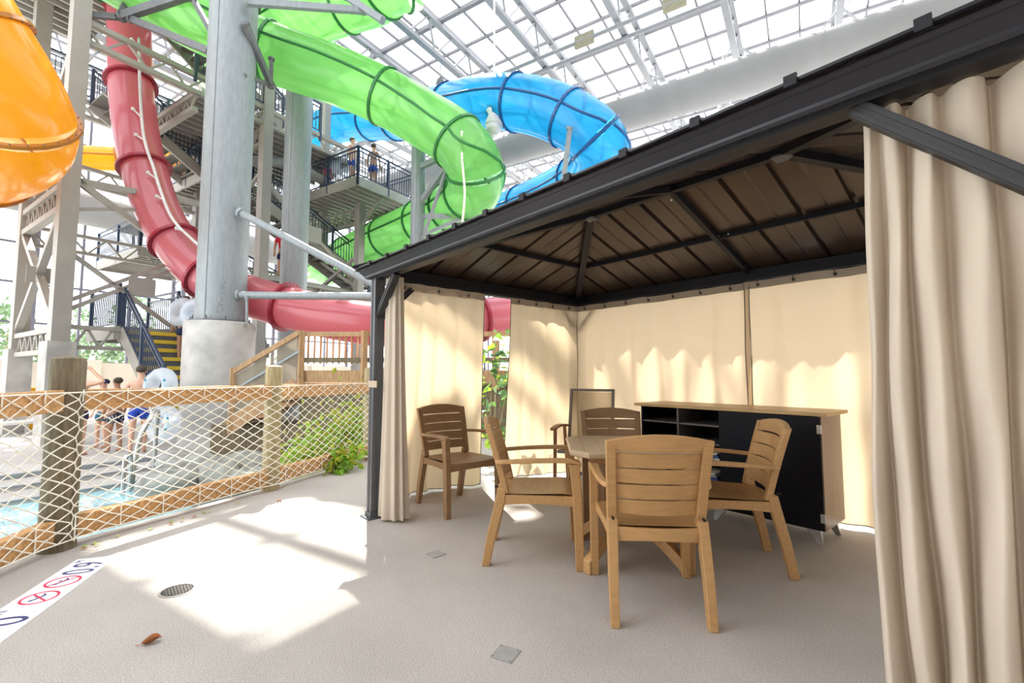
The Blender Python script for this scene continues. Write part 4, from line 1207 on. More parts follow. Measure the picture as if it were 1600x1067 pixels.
strut('slide_bracket', 'steel arms from the slim column propping the green slide bend', [((-11.79, 6.55, 7.22), (-10.39, 6.64, 7.15), 0.07, 'b'), ((-11.86, 6.59, 6.13), (-10.01, 6.64, 7.01), 0.07, 'b'), ((-11.49, 6.52, 4.99), (-10.12, 6.53, 6.84), 0.04, 'b'), ((-11.67, 6.69, 5.76), (-10.20, 7.50, 5.56), 0.06, 'b'), ((-11.61, 6.67, 5.21), (-10.32, 7.35, 5.61), 0.04, 'b')], 'galvanised', 'bracket')
strut('slide_bracket', 'thin steel post under the right end of the blue slide', [((-7.61, 8.47, 7.37), (-8.16, 8.75, 5.96), 0.06, 'b')], 'galvanised', 'bracket')
m = MB(); m.tube(smoothpath([(-9.23, 6.30, 7.19), (-9.26, 6.34, 6.47), (-9.35, 6.48, 5.72), (-9.59, 6.58, 4.99), (-9.89, 6.65, 3.90)], 6), 0.03, 7); m.build('hanging_rope', 'net_rope', smooth=True, label='pale frayed rope hanging from the green slide bend', cat='rope')

# ================================================================ STAIR TOWER
tw = thing('slide_tower', bw(-14, 3.3, -0.4), 'tall grey steel stair tower with navy railings behind the slides', 'tower', world_coords=True)
def tleg(w, v, z0, z1, s=0.29, foot=True):
    m = MB(); m.bar(bw(w, v, z0), bw(w, v, z1), s, s, up=W); m.build('tower_leg', 'tower_paint', tw)
    if foot:
        m = MB(); m.frame8(bw(w, v, (z0 - 0.4) / 2), W * 0.30, V * 0.24, Z * ((z0 + 0.4) / 2)); m.build('footing', 'concrete', tw)
tleg(-14, 3.3, 1.9, 16.0, 0.32); tleg(-14, 7.75, 1.0, 13); tleg(-13.8, 11.25, 0.2, 7.5, 0.27); tleg(-18.2, 3.5, 1.85, 13.6, 0.34); tleg(-18.2, 7.75, 0.6, 13); tleg(-18.2, 11.25, 0.2, 12); tleg(-16.2, 11.4, 6, 12.4, 0.26, False)
def ttruss(a, b, depth, nweb, chord=0.12, name='girder', zig=0.05):
    a, b = Vector(a), Vector(b)
    m = MB(); dn_ = Z * -depth
    m.bar(a, b, chord * 1.3, chord); m.bar(a + dn_, b + dn_, chord * 1.3, chord)
    for k in range(nweb):
        p, q_ = a + (b - a) * (k / nweb), a + (b - a) * ((k + 0.5) / nweb); r_ = a + (b - a) * ((k + 1) / nweb)
        m.bar(p, q_ + dn_, zig, zig); m.bar(q_ + dn_, r_, zig, zig)
    return m.build(name, 'tower_paint', tw)
ttruss(bw(-14, 3.3, 9.45), bw(-14, 11.3, 9.45), 0.48, 9)
ttruss(bw(-18.2, 3.5, 9.45), bw(-18.2, 11.3, 9.45), 0.48, 9)
ttruss(bw(-14, 7.75, 8.9), bw(-18.2, 7.75, 8.9), 0.5, 8); ttruss(bw(-14, 5.75, 8.9), bw(-18.2, 5.75, 8.9), 0.4, 8)
ttruss(bw(-18.2, 11.3, 7.35), bw(-13.8, 11.3, 7.35), 0.55, 9, 0.10)
ttruss(bw(-14, 3.3, 2.25), bw(-14, 5.2, 2.25), 0.46, 4, 0.09); ttruss(bw(-14, 3.35, 2.2), bw(-18.2, 3.45, 2.2), 0.5, 8, 0.12)
ttruss(bw(-14, 3.35, 5.6), bw(-18.2, 3.45, 5.6), 0.55, 9, 0.14); ttruss(bw(-18.2, 3.5, 5.3), bw(-18.2, 11.3, 5.3), 0.5, 9, 0.09)
ttruss(bw(-14, 7.75, 4.15), bw(-14, 13.5, 4.15), 0.42, 8, 0.10); ttruss(bw(-18.2, 3.5, 7.4), bw(-18.2, 7.75, 7.4), 0.5, 5, 0.10)
def tbrace(a, b, s=0.10, gus=None):
    m = MB(); m.bar(a, b, s, s); 
    m.build('brace', 'tower_paint', tw)
for a, b, s in ((bw(-14, 3.3, 2.55), bw(-14, 5.75, 4.15), .09), (bw(-14, 3.3, 2.75), bw(-14, 5.75, 4.35), .09), (bw(-14, 3.3, 4.0), bw(-14, 6.3, 1.8), .09), (bw(-14, 3.3, 5.7), bw(-14, 6.6, 3.7), .13),
                (bw(-14.1, 3.3, 5.1), bw(-18.2, 3.45, 2.3), .15), (bw(-14.1, 3.3, 2.2), bw(-18.2, 3.45, 5.1), .15), (bw(-14, 3.3, 5.6), bw(-14, 6.2, 5.9), .13), (bw(-14, 3.3, 4.9), bw(-14, 5.6, 5.6), .08),
                (bw(-13.8, 11.25, 5.6), bw(-18.2, 11.3, 3.6), .11), (bw(-18.2, 11.3, 6.8), bw(-13.8, 11.3, 4.3), .11), (bw(-14, 7.75, 7.2), bw(-14, 11.2, 4.6), .12), (bw(-14.3, 3.4, 9.3), bw(-17.9, 3.4, 6.0), .2), (bw(-14.2, 3.4, 8.2), bw(-16.9, 3.4, 5.8), .16), (bw(-14.2, 3.4, 7.3), bw(-15.8, 3.4, 5.7), .16),
                (bw(-13.8, 11.25, 6.6), bw(-12.6, 11.25, 7.5), .09), (bw(-13.8, 11.25, 6.6), bw(-13.8, 12.6, 7.5), .09), (bw(-18.2, 7.75, 5.4), bw(-14, 7.75, 7.6), .1)):
    tbrace(a, b, s)
for p, s in ((bw(-13.92, 4.75, 3.35), 0.28), (bw(-13.92, 5.9, 4.3), 0.24), (bw(-13.92, 9.4, 5.9), 0.34), (bw(-16.1, 3.38, 3.65), 0.25)):
    m = MB(); m.frame8(p, W * 0.012, V * s, Z * s * 0.8); m.build('gusset_plate', 'tower_paint', tw)
def deckslab(w0, w1, v0, v1, z, fascia=True, along='v'):
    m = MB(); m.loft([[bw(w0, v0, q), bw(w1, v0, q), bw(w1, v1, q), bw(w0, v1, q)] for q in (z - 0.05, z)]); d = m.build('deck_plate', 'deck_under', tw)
    n = int(abs((w1 - w0) if along == 'v' else (v1 - v0)) / 0.33)
    for i in range(n):
        f = (i + 0.5) / n
        m = MB()
        if along == 'v': m.bar(bw(w0 + (w1 - w0) * f, v0 + 0.02, z - 0.11), bw(w0 + (w1 - w0) * f, v1 - 0.02, z - 0.11), 0.07, 0.12)
        else: m.bar(bw(w0 + 0.02, v0 + (v1 - v0) * f, z - 0.11), bw(w1 - 0.02, v0 + (v1 - v0) * f, z - 0.11), 0.07, 0.12)
        m.build('joist', 'tower_paint', d)
    if fascia:
        for a, b in ((bw(w0, v0, 0), bw(w1, v0, 0)), (bw(w1, v0, 0), bw(w1, v1, 0)), (bw(w1, v1, 0), bw(w0, v1, 0)), (bw(w0, v1, 0), bw(w0, v0, 0))):
            m = MB(); m.bar(a + Z * (z - 0.12), b + Z * (z - 0.12), 0.06, 0.32); m.build('fascia_beam', 'tower_paint', d)
deckslab(-18.2, -14.1, 5.7, 11.3, 9.05, False)
deckslab(-20.5, -16.25, 7.1, 10.0, 7.8); deckslab(-18.6, -12.5, 10.06, 12.75, 7.8, along='v')
deckslab(-18.2, -14.1, 7.8, 15.0, 4.25); deckslab(-15.9, -14.0, 4.3, 5.6, 2.3); deckslab(-22, -18.2, 6.1, 8.5, 5.3)
deckslab(-19.5, -14.3, 1.0, 4.8, 12.0, False)
def railing(pts, h=1.07, gap=0.12, post=1.6, drop=0.25):
    """navy guard rail along points on a deck edge: posts and the panel of balusters"""
    for a, b in zip(pts, pts[1:]):
        a, b = Vector(a), Vector(b); ln = (b - a).length
        m = MB()
        m.bar(a + Z * h, b + Z * h, 0.05, 0.05); m.bar(a + Z * (h - 0.14), b + Z * (h - 0.14), 0.035, 0.035); m.bar(a + Z * 0.1, b + Z * 0.1, 0.035, 0.035)
        n = int(ln / gap)
        for i in range(n):
            p = a + (b - a) * ((i + 0.5) / n); m.bar(p + Z * 0.1, p + Z * (h - 0.14), 0.02, 0.02, up=W)
        rl = m.build('railing', 'navy_paint', tw)
        k = max(1, round(ln / post))
        for i in range(k + 1):
            p = a + (b - a) * (i / k); m = MB(); m.bar(p - Z * drop, p + Z * (h + 0.02), 0.07, 0.07, up=W); m.build('rail_post', 'navy_paint', rl)
railing([bw(-13.95, 5.7, 9.5), bw(-13.95, 9.6, 9.5)]); railing([bw(-18.1, 3.5, 9.5), bw(-18.1, 11.3, 9.5)]);
railing([bw(-20.4, 7.1, 7.8), bw(-16.25, 7.1, 7.8), bw(-16.25, 10.0, 7.8)]); railing([bw(-15.7, 10.06, 7.8), bw(-12.5, 10.06, 7.8), bw(-12.5, 12.75, 7.8)]); railing([bw(-18.6, 12.7, 7.8), bw(-12.5, 12.7, 7.8)])
railing([bw(-14.1, 12.0, 4.25), bw(-14.1, 15.0, 4.25), bw(-18.2, 15.0, 4.25)]); railing([bw(-15.9, 4.35, 2.3), bw(-14.05, 4.35, 2.3)]); railing([bw(-15.9, 5.6, 2.3), bw(-14.05, 5.6, 2.3)]); railing([bw(-22, 6.1, 5.3), bw(-18.25, 6.1, 5.3), bw(-18.25, 8.5, 5.3)])
railing([bw(-14.3, 1.0, 12.0), bw(-14.3, 4.8, 12.0), bw(-19.5, 4.8, 12.0)])
def stairs(a, b, wdir, width, nst, tread='deck_under', rail=True, nose=None):
    """flight from a (top) to b (bottom), width along wdir"""
    a, b = Vector(a), Vector(b); wv = Vector(wdir).normalized() * width / 2
    run = Vector((b.x - a.x, b.y - a.y, 0)); st = (b - a) / nst; rd = run.normalized() * (run.length / nst)
    m = MB(); m.bar(a + wv - Z * 0.1, b + wv - Z * 0.1, 0.07, 0.32); s0 = m.build('stringer', 'tower_paint', tw)
    m = MB(); m.bar(a - wv - Z * 0.1, b - wv - Z * 0.1, 0.07, 0.32); m.build('stringer', 'tower_paint', tw)
    for i in range(nst):
        p = a + st * (i + 0.5)
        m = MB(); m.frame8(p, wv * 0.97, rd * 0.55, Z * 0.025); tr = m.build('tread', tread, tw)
        if nose:
            e = rd.normalized()
            m = MB(); m.frame8(p + rd * 0.53, wv * 0.96, e * 0.03, Z * 0.045); m.build('nosing', nose, tr)
            m = MB(); m.frame8(p + rd * 0.5 - Z * (abs(st.z) / 2), wv * 0.96, e * 0.01, Z * (abs(st.z) / 2 - 0.03)); m.build('riser', 'galvanised_dark', tr)
    if rail:
        for sg in (1, -1): railing([a + wv * sg, b + wv * sg], 1.0, 0.13, 1.4, 0.1)
stairs(bw(-16.0, 8.3, 7.2), bw(-15.2, 13.6, 4.25), W, 1.3, 16)
stairs(bw(-17.3, 4.6, 9.4), bw(-17.3, 7.3, 7.8), W, 1.3, 9)
stairs(bw(-15.2, 4.9, 12.0), bw(-15.2, 8.6, 9.5), W, 1.3, 13)
stairs(bw(-15.0, 15.0, 4.25), bw(-15.0, 20, 1.2), W, 1.3, 16)
stairs(bw(-14.0, 5.0, 2.3), bw(-11.6, 5.0, 0.35), V, 1.15, 9, 'galvanised_dark', True, 'yellow_tread')
stairs(bw(-19.2, 8.5, 5.3), bw(-19.2, 11.5, 4.25), W, 1.3, 6)
# a pale pipe under the upper deck
m = MB(); m.tube(smoothpath([bw(-14.6, 7.6, 7.9), bw(-14.6, 8.6, 8.25), bw(-14.5, 9.3, 8.3), bw(-14.5, 11, 8.0), bw(-14.5, 12.6, 7.95)], 5), 0.17, 12); m.build('pale_pipe', 'duct_cloth', tw, smooth=True)
# control box and cables of the tower
m = MB(); m.tube(smoothpath([bw(-14.2, 8.0, 3.3), bw(-14.2, 8.0, 2.6), bw(-14.1, 8.05, 2.0), bw(-14.1, 8.0, 1.2)], 5), 0.04, 7); m.build('cable', 'dark_metal', tw)
m = MB(); m.frame8(bw(-14.1, 8.0, 1.9), W * 0.08, V * 0.12, Z * 0.22); m.build('control_box', 'galvanised_dark', tw)

# ================================================================ HALL: GLASS WALL AND GLAZED ROOF
WW = -29.0
wl = thing('wall_left', bw(WW, 0, -0.4), 'tall glazed wall of the hall with grey mullions above a beige base', None, world_coords=True, kind='structure')
m = MB(); m.loft([[bw(WW - 0.2, -12, z), bw(WW + 0.1, -12, z), bw(WW + 0.1, 40, z), bw(WW - 0.2, 40, z)] for z in (-0.4, 1.72)]); m.build('base_wall', 'beige_wall', wl)
for v in range(-12, 41, 4):
    m = MB(); m.frame8(bw(WW + 0.2, v, 0.75), W * 0.12, V * 0.35, Z * 1.12); m.build('pilaster', 'beige_wall', wl)
HV, HZ = 1.9, 1.75
nvw, nzw = 27, 8
for i in range(nvw + 1):
    th = 0.16 if i % 3 == 0 else 0.09
    m = MB(); m.bar(bw(WW, -11.5 + i * HV, 1.7), bw(WW, -11.5 + i * HV, 15.2), th, 0.14, up=W); m.build('mullion', 'mullion', wl)
    if i % 3 == 0:
        m = MB(); m.bar(bw(WW + 0.8, -11.5 + i * HV + 0.15, -0.4), bw(WW + 0.8, -11.5 + i * HV + 0.15, 15), 0.18, 0.18, up=W)
        for k in range(14): m.bar(bw(WW, -11.5 + i * HV, 1 + k), bw(WW + 0.8, -11.5 + i * HV + 0.15, 1.5 + k), 0.05, 0.05); m.bar(bw(WW + 0.8, -11.5 + i * HV + 0.15, 1.5 + k), bw(WW, -11.5 + i * HV, 2 + k), 0.05, 0.05)
        m.build('wall_truss', 'mullion', wl)
for k in range(nzw + 1):
    m = MB(); m.bar(bw(WW, -11.5, 1.7 + k * HZ), bw(WW, -11.5 + nvw * HV, 1.7 + k * HZ), 0.08, 0.09); m.build('transom', 'mullion', wl)
m = MB(); m.quad(bw(WW, 0.05, 0.05), bw(WW, HV - 0.05, 0.05), bw(WW, HV - 0.05, HZ - 0.05), bw(WW, 0.05, HZ - 0.05))
pane0 = None
for i in range(nvw):
    for k in range(nzw):
        org = V * (-11.5 + i * HV) + Z * (1.7 + k * HZ)
        if pane0 is None:
            for q in range(4): m.v[q] = m.v[q] + org
            pane0 = m.build('pane', 'wall_glass', wl); p0 = org
        else:
            inst(pane0, 'pane', wl, ORIGIN[wl.name] + org - p0)
# white ventilation duct along the glass wall
def duct(name, label, a, b, r, nsec, straps):
    t = thing(name, a, label, 'duct', world_coords=True)
    a, b = Vector(a), Vector(b)
    for i in range(nsec):
        p, q_ = a + (b - a) * (i / nsec), a + (b - a) * ((i + 1) / nsec)
        m = MB(); pts = [p + (q_ - p) * (k / 6) for k in range(7)]
        m.tube(pts, [r * (0.985 if k in (0, 6) else 1.0 + 0.004 * (k % 2)) for k in range(7)], 28, caps=False); s = m.build('duct_section', 'duct_cloth', t, smooth=True)
        m = MB(); m.ring(q_, b - a, r * 1.004, r * 0.97, 0.05, 28); m.build('seam_ring', 'duct_cloth', s)
        for k in range(straps):
            e = p + (q_ - p) * ((k + 0.5) / straps); m = MB(); m.tube([e + Z * r * 0.98, e + Z * (r + 1.2)], 0.012, 4); m.build('hanger', 'roof_steel', s)
duct('air_duct', 'long fat white fabric air duct slung across under the glazed roof', bw(-21, 17.4, 11.5), bw(14, 17.4, 11.5), 0.66, 8, 3)
duct('air_duct', 'white air duct running along the glass wall behind the tower', bw(-27, -8, 8.6), bw(-27, 34, 8.6), 0.75, 7, 2)

cl = thing('ceiling', bw(-10, 20, 14.6), 'steel truss roof glazed with clear panes', None, world_coords=True, kind='structure')
ZT, ZL = 14.52, 13.25
for k in range(-5, 8):
    w = -11.4 + 3.2 * k
    m = MB(); v0, v1 = -8.0, 40.0
    m.bar(bw(w, v0, ZT), bw(w, v1, ZT), 0.22, 0.16); m.bar(bw(w, v0, ZL), bw(w, v1, ZL), 0.22, 0.16)
    n = 20
    for i in range(n):
        a, b, c = v0 + (v1 - v0) * i / n, v0 + (v1 - v0) * (i + 0.42) / n, v0 + (v1 - v0) * (i + 0.58) / n
        m.bar(bw(w, a, ZL), bw(w, b, ZT), 0.07, 0.07); m.bar(bw(w, b, ZT), bw(w, c, ZL), 0.06, 0.06); m.bar(bw(w, c, ZL), bw(w, v0 + (v1 - v0) * (i + 1) / n, ZT), 0.06, 0.06)
    m.build('roof_truss', 'roof_steel', cl)
PV, PWd = 1.6, 3.2 / 3
for j in range(31):
    v = -8.0 + PV * j
    big = j % 3 == 1
    m = MB(); m.bar(bw(-28.9, v, 14.68), bw(12, v, 14.68), 0.16 if big else 0.09, 0.16 if big else 0.10); m.build('purlin', 'purlin_steel', cl)
for i in range(38):
    w = -28.5 + PWd * i
    m = MB(); m.bar(bw(w, -8, 14.78), bw(w, 40, 14.78), 0.07, 0.09); m.build('glazing_bar', 'purlin_steel', cl)
for v, z in ((14.6, 13.0), (15.4, 13.1), (22, 13.2), (27, 13.2)):
    m = MB(); m.tube([bw(-24, v, z), bw(12, v, z)], 0.07, 8); m.build('conduit', 'roof_steel', cl)
for w, v in ((-6.2, 14.6), (-3.1, 14.6), (0.0, 14.6), (3.1, 14.6)):
    m = MB(); m.frame8(bw(w, v, 13.0), W * 0.36, V * 0.06, Z * 0.22); m.build('junction_box', 'ceil_box', cl)
for k in range(-3, 6):                          # diagonal bracing in the roof plane
    m = MB(); w = -11.4 + 3.2 * k; m.bar(bw(w, 18, ZL), bw(w + 3.2, 24, ZL), 0.06, 0.06); m.bar(bw(w + 3.2, 18, ZL), bw(w, 24, ZL), 0.06, 0.06); m.build('roof_brace', 'roof_steel', cl)
# clear panes; unseen boards are added to shade parts of the deck below
SOLID = lambda w, v: -12.9 < w < -5.4 and 4.9 < v < 7.29 or (-9.23 < w < -5.4 and 7.29 <= v < 9.4)
cells = []
for i in range(37):
    for j in range(30):
        w, v = -28.5 + PWd * i, -8.0 + PV * j
        if not SOLID(w + PWd / 2, v + PV / 2): cells.append((((w + 8) ** 2 + (v - 14) ** 2), w, v))
cells.sort()
m = MB(); _, w, v = cells[0]; base0 = (w, v)
m.quad(bw(w + .03, v + .03, 14.80), bw(w + PWd - .03, v + .03, 14.80), bw(w + PWd - .03, v + PV - .03, 14.80), bw(w + .03, v + PV - .03, 14.80)); rp0 = m.build('roof_pane', 'roof_glass', cl)
for _, w, v in cells[1:300]:
    inst(rp0, 'roof_pane', cl, ORIGIN[cl.name] + W * (w - base0[0]) + V * (v - base0[1]))
m = MB()
for _, w, v in cells[300:]:
    m.quad(bw(w + .03, v + .03, 14.80), bw(w + PWd - .03, v + .03, 14.80), bw(w + PWd - .03, v + PV - .03, 14.80), bw(w + .03, v + PV - .03, 14.80))
m.build('far_roof_panes', 'roof_glass', cl, kind='stuff')
def solid(w0, w1, v0, v1):
    m = MB(); m.loft([[bw(w0, v0, z), bw(w1, v0, z), bw(w1, v1, z), bw(w0, v1, z)] for z in (14.86, 15.0)]); m.build('added_sun_blocker', 'blocker_board', cl)  # out of view, added to keep sun off the deck
solid(-12.9, -5.4, 4.9, 7.29); solid(-9.23, -5.4, 7.29, 9.4)

bslab('wall_right', 12.0, 12.3, -8.2, 40, -0.4, 15, 'light_cut_wall', kind='structure', label='plain brown grey wall added right of the gazebo to cut side light')  # unseen wall, added to hold light off the gazebo
bslab('wall_back', -6, 12.3, -8.5, -8.2, -1.2, 15, 'light_cut_wall', kind='structure', label='plain brown grey wall added behind the camera to dim the gazebo')  # added out of view to cut light entering the gazebo front
# pendant lamps and a loudspeaker hanging from the roof
def pendant(p, s, label):
    p = Vector(p); t = thing('pendant_lamp', p, label, 'lamp', 'pendant lamps of the hall', world_coords=True)
    m = MB(); m.tube([p + Z * 0.35 * s, (p.x, p.y, 13.2)], 0.028, 6); m.build('rod', 'white_plastic', t)
    m = MB(); m.lathe(p, [(0.10 * s, 0.42 * s), (0.22 * s, 0.36 * s), (0.23 * s, 0.22 * s), (0.16 * s, 0.14 * s), (0.19 * s, 0.05 * s), (0.25 * s, -0.08 * s), (0.25 * s, -0.22 * s)], 20); m.build('housing', 'white_plastic', t, smooth=True)
    m = MB(); m.lathe(p, [(0.245 * s, -0.22 * s), (0.22 * s, -0.36 * s), (0.10 * s, -0.46 * s), (0.01, -0.48 * s)], 20); m.build('lens', 'white_plastic', t, smooth=True)
pendant((-9.83, 7.79, 8.31), 0.95, 'white pendant lamp hanging in front of the blue slide'); pendant((-7.53, 17.04, 11.45), 1.0, 'white pendant lamp hanging in front of the fabric duct')
p = Vector((-14.89, 9.14, 12.39)); t = thing('loudspeaker', p, 'small grey bell shaped fitting hanging left of the blue slide', 'fitting', world_coords=True)
m = MB(); m.lathe(p, [(0.12, 0.25), (0.16, 0.1), (0.2, -0.2), (0.01, -0.22)], 14); m.build('housing', 'galvanised_dark', t, smooth=True); m = MB(); m.tube([p + Z * 0.2, (p.x, p.y, 13.2)], 0.02, 5); m.build('rod', 'roof_steel', t)

# ================================================================ OUTDOORS BEHIND THE GLASS
m = MB(); m.grid(lambda u, v: bw(WW - 0.3 - 110 * u, -70 + 190 * v, -0.5 + 7.0 * u ** 1.5 + 1.2 * sin(9 * v) * u), 16, 24); m.build('ground_outdoors', 'outdoor_ground', smooth=True, kind='structure', label='pale lawn rising outside the glass wall')
def tree(p, h, r, label, seed):
    rnd = random.Random(seed); p = Vector(p)
    t = thing('outdoor_tree', p, label, 'tree', 'trees outside the glass wall', world_coords=True)
    m = MB(); m.tube([p, p + Z * h * 0.6], [0.16, 0.06], 7); m.build('trunk', 'stem', t)
    m = MB()
    for i in range(420):
        d = Vector((rnd.gauss(0, 1), rnd.gauss(0, 1), rnd.gauss(0, 1))).normalized() * rnd.uniform(0.55, 1) ** 0.5
        c = p + Vector((d.x * r, d.y * r, h * 0.6 + d.z * h * 0.4)); leaf_shape(m, c, rdir(rnd, 0), rdir(rnd, 1), 0.45, 0.38)
    m.build('crown', 'tree_leaf', t, kind='stuff')
for i, (p, h, r, lb) in enumerate((((-58.82, -7.04, 2.53), 7.5, 1.9, 'conifer outside the glass at the far left'), ((-54.45, -1.93, 2.26), 4.6, 2.2, 'bush outside the glass beside the tower leg'), ((-56.53, 1.79, 2.37), 5.0, 2.6, 'bush outside the glass above the yellow stair'), ((-56.81, 4.51, 2.74), 4.5, 2.4, 'bush outside the glass left of the concrete pier'), ((-79.47, -3.61, 4.74), 9.5, 2.0, 'slim tree outside the glass right of the tower leg'), ((-77.51, 1.72, 4.86), 12, 2.4, 'pale tall tree outside behind the crossed braces'), ((-62.65, -5.35, 2.67), 4.5, 2.2, 'bush outside the glass between the tower legs'))):
    tree((p[0], p[1], 0.2), h, r, lb, 40 + i)
# ================================================================ PEOPLE
def skinned(name, verts, edges, radii, root, material, parent, sub=1):
    me = bpy.data.meshes.new(name)
    me.from_pydata(verts, edges, [])
    o = bpy.data.objects.new(name, me); col.objects.link(o); o.parent = parent
    sk = o.modifiers.new('skin', 'SKIN'); sk.use_smooth_shade = True
    if not me.skin_vertices: 
        bpy.context.view_layer.objects.active = o
    lay = me.skin_vertices[0].data
    for i, r in enumerate(radii):
        lay[i].radius = r if isinstance(r, tuple) else (r, r)
        lay[i].use_root = i == root
    ss = o.modifiers.new('sub', 'SUBSURF'); ss.levels = sub; ss.render_levels = sub
    me.materials.append(MATS[material])
    return o
def person(loc, h, face, label, skin, shorts, shirt=None, hair='hair_dark', arms=None, stance=0.0, cap=None, group=None, head_turn=(0, 0)):
    k = h / 1.75
    t = thing('person', loc, label, 'person', group, rz=atan2(face[1], face[0]) - pi / 2)
    arms = arms or {}
    Vx, Ed, Rd = [], [], []
    def add(p, r, prev=None):
        Vx.append(Vector(p) * k); Rd.append(tuple(q * k for q in r) if isinstance(r, tuple) else r * k)
        if prev is not None: Ed.append((prev, len(Vx) - 1))
        return len(Vx) - 1
    pel = add((0, 0, 0.96), (0.145, 0.105)); wai = add((0, 0.005, 1.14), (0.125, 0.09), pel); che = add((0, 0, 1.34), (0.150, 0.105), wai)
    nb = add((0, -0.01, 1.47), (0.075, 0.065), che); nk = add((0, 0.0, 1.53), 0.052, nb); hd0 = add((head_turn[0] * .3, 0.022 + head_turn[1] * .3, 1.595), (0.062, 0.07), nk); hd1 = add((head_turn[0] * .5, 0.015 + head_turn[1] * .5, 1.67), (0.074, 0.088), hd0); add((head_turn[0] * .5, 0.005 + head_turn[1] * .5, 1.735), (0.052, 0.06), hd1)
    legs = {}
    for s in (-1, 1):
        st = stance * s
        hip = add((s * 0.085, 0, 0.88), 0.088, pel); kn = add((s * 0.098, st * 0.10 + 0.02, 0.49), 0.058, hip); an = add((s * 0.10, st * 0.16 - 0.01, 0.09), 0.038, kn)
        he = add((s * 0.10, st * 0.16 - 0.02, 0.045), 0.036, an); add((s * 0.115, st * 0.16 + 0.14, 0.028), (0.04, 0.026), he)
        legs[s] = (Vx[hip] / k, Vx[kn] / k)
        sh = add((s * 0.185, -0.005, 1.405), 0.056, che)
        el_p, wr_p = arms.get(s, ((s * 0.245, -0.02, 1.13), (s * 0.25, 0.07, 0.90)))
        el = add(el_p, 0.041, sh); wr = add(wr_p, 0.028, el)
        d = (Vector(wr_p) - Vector(el_p)).normalized(); sd_ = d.cross(Vector((0, 1, 0.2))).normalized()
        pm = add(Vector(wr_p) + d * 0.07, (0.036, 0.016), wr)
        for q, ln in ((-0.027, 0.062), (-0.009, 0.075), (0.009, 0.07), (0.027, 0.055)):
            f1 = add(Vector(wr_p) + d * (0.085 + ln * 0.5) + sd_ * q * 1.1, 0.0085, pm); add(Vector(wr_p) + d * (0.085 + ln) + sd_ * q * 1.15 + Vector((0, 0.012, 0)), 0.007, f1)
        th = add(Vector(wr_p) + d * 0.055 + sd_ * s * -0.045, 0.010, wr); add(Vector(wr_p) + d * 0.09 + sd_ * s * -0.06, 0.008, th)
    body = skinned('body', Vx, Ed, Rd, pel, skin, t, 1)
    # shorts
    v, e, r = [Vector((0, 0, 1.02)) * k, Vector((0, 0, 0.93)) * k], [(0, 1)], [(0.158 * k, 0.12 * k)] * 2
    for s in (-1, 1):
        a, b = legs[s]; v += [a * k, (a * 0.45 + b * 0.55) * k]; r += [0.108 * k, 0.098 * k]; e += [(1, len(v) - 2), (len(v) - 2, len(v) - 1)]
    skinned('shorts', v, e, r, 0, shorts, t, 1)
    if shirt:
        v = [Vector(p) * k for p in ((0, 0, 0.98), (0, 0.005, 1.14), (0, 0, 1.34), (0, -0.01, 1.45))]; e = [(0, 1), (1, 2), (2, 3)]; r = [(0.155 * k, 0.12 * k), (0.138 * k, 0.105 * k), (0.165 * k, 0.12 * k), (0.09 * k, 0.08 * k)]
        for s in (-1, 1):
            el_p = Vector(arms.get(s, ((s * 0.245, -0.02, 1.13), None))[0]); sh = Vector((s * 0.185, -0.005, 1.405))
            v += [sh * k, (sh * 0.45 + el_p * 0.55) * k]; r += [0.07 * k, 0.06 * k]; e += [(2, len(v) - 2), (len(v) - 2, len(v) - 1)]
        skinned('shirt', v, e, r, 0, shirt, t, 1)
    hx, hy = head_turn[0] * .5, head_turn[1] * .5
    m = MB(); m.blob(Vector((hx, -0.012 + hy, 1.695)) * k, Vector((0.090, 0.105, 0.078)) * k, 3, 8, 12, 0.05)
    for p in m.v:
        if p.y > (0.055 + hy) * k and p.z < 1.70 * k: p.y = (0.055 + hy) * k
    m.build('cap' if cap else 'hair', cap or hair, t, smooth=True)
    for s in (-1, 1):
        m = MB(); m.blob(Vector((hx + s * 0.032, 0.096 + hy, 1.655)) * k, 0.010 * k, 1, 5, 6, 0); m.build('eye', 'hair_dark', t)
        m = MB(); m.blob(Vector((hx + s * 0.080, 0.005 + hy, 1.645)) * k, Vector((0.012, 0.02, 0.03)) * k, 1, 5, 6, 0); m.build('ear', skin, t, smooth=True)
    m = MB(); m.blob(Vector((hx, 0.105 + hy, 1.632)) * k, Vector((0.013, 0.018, 0.02)) * k, 1, 5, 6, 0); m.build('nose', skin, t, smooth=True)
    m = MB(); m.blob(Vector((hx, 0.094 + hy, 1.597)) * k, Vector((0.024, 0.008, 0.007)) * k, 1, 5, 6, 0); m.build('mouth', 'cloth_pink', t)
    return t
def swim_ring(c, axis, R, r, label, extra=None, handles=True):
    """clear inflatable ring; a second ring joined to it when extra (its centre) is given"""
    c = Vector(c); t = thing('swim_ring', c, label, 'swim ring', world_coords=True)
    for q, cc in enumerate([c] + ([Vector(extra)] if extra else [])):
        u = Vector(axis).normalized(); s = u.cross(Z).normalized(); up = s.cross(u)
        rings = []
        for i in range(28):
            a = 2 * pi * i / 28; d = s * cos(a) + up * sin(a)
            puff = r * (1 + 0.05 * (i % 2))
            rings.append([cc + d * R + (d * cos(b) + u * sin(b)) * puff for b in [2 * pi * j / 12 for j in range(12)]])
        m = MB(); m.loft(rings, loop=True); o = m.build('ring', 'clear_vinyl', t, smooth=True)
        if handles:
            for sg in (-1, 1):
                e = cc + s * sg * R - u * (r + 0.02) * (1 if u.dot(Vector((0, 0, 0)) - cc) < 0 else -1)
                m = MB(); m.tube(smoothpath([e - up * 0.12, e - up * 0.06 - u * 0.05, e + up * 0.06 - u * 0.05, e + up * 0.12], 4), 0.018, 6); m.build('handle', 'vinyl_blue', o, smooth=True)
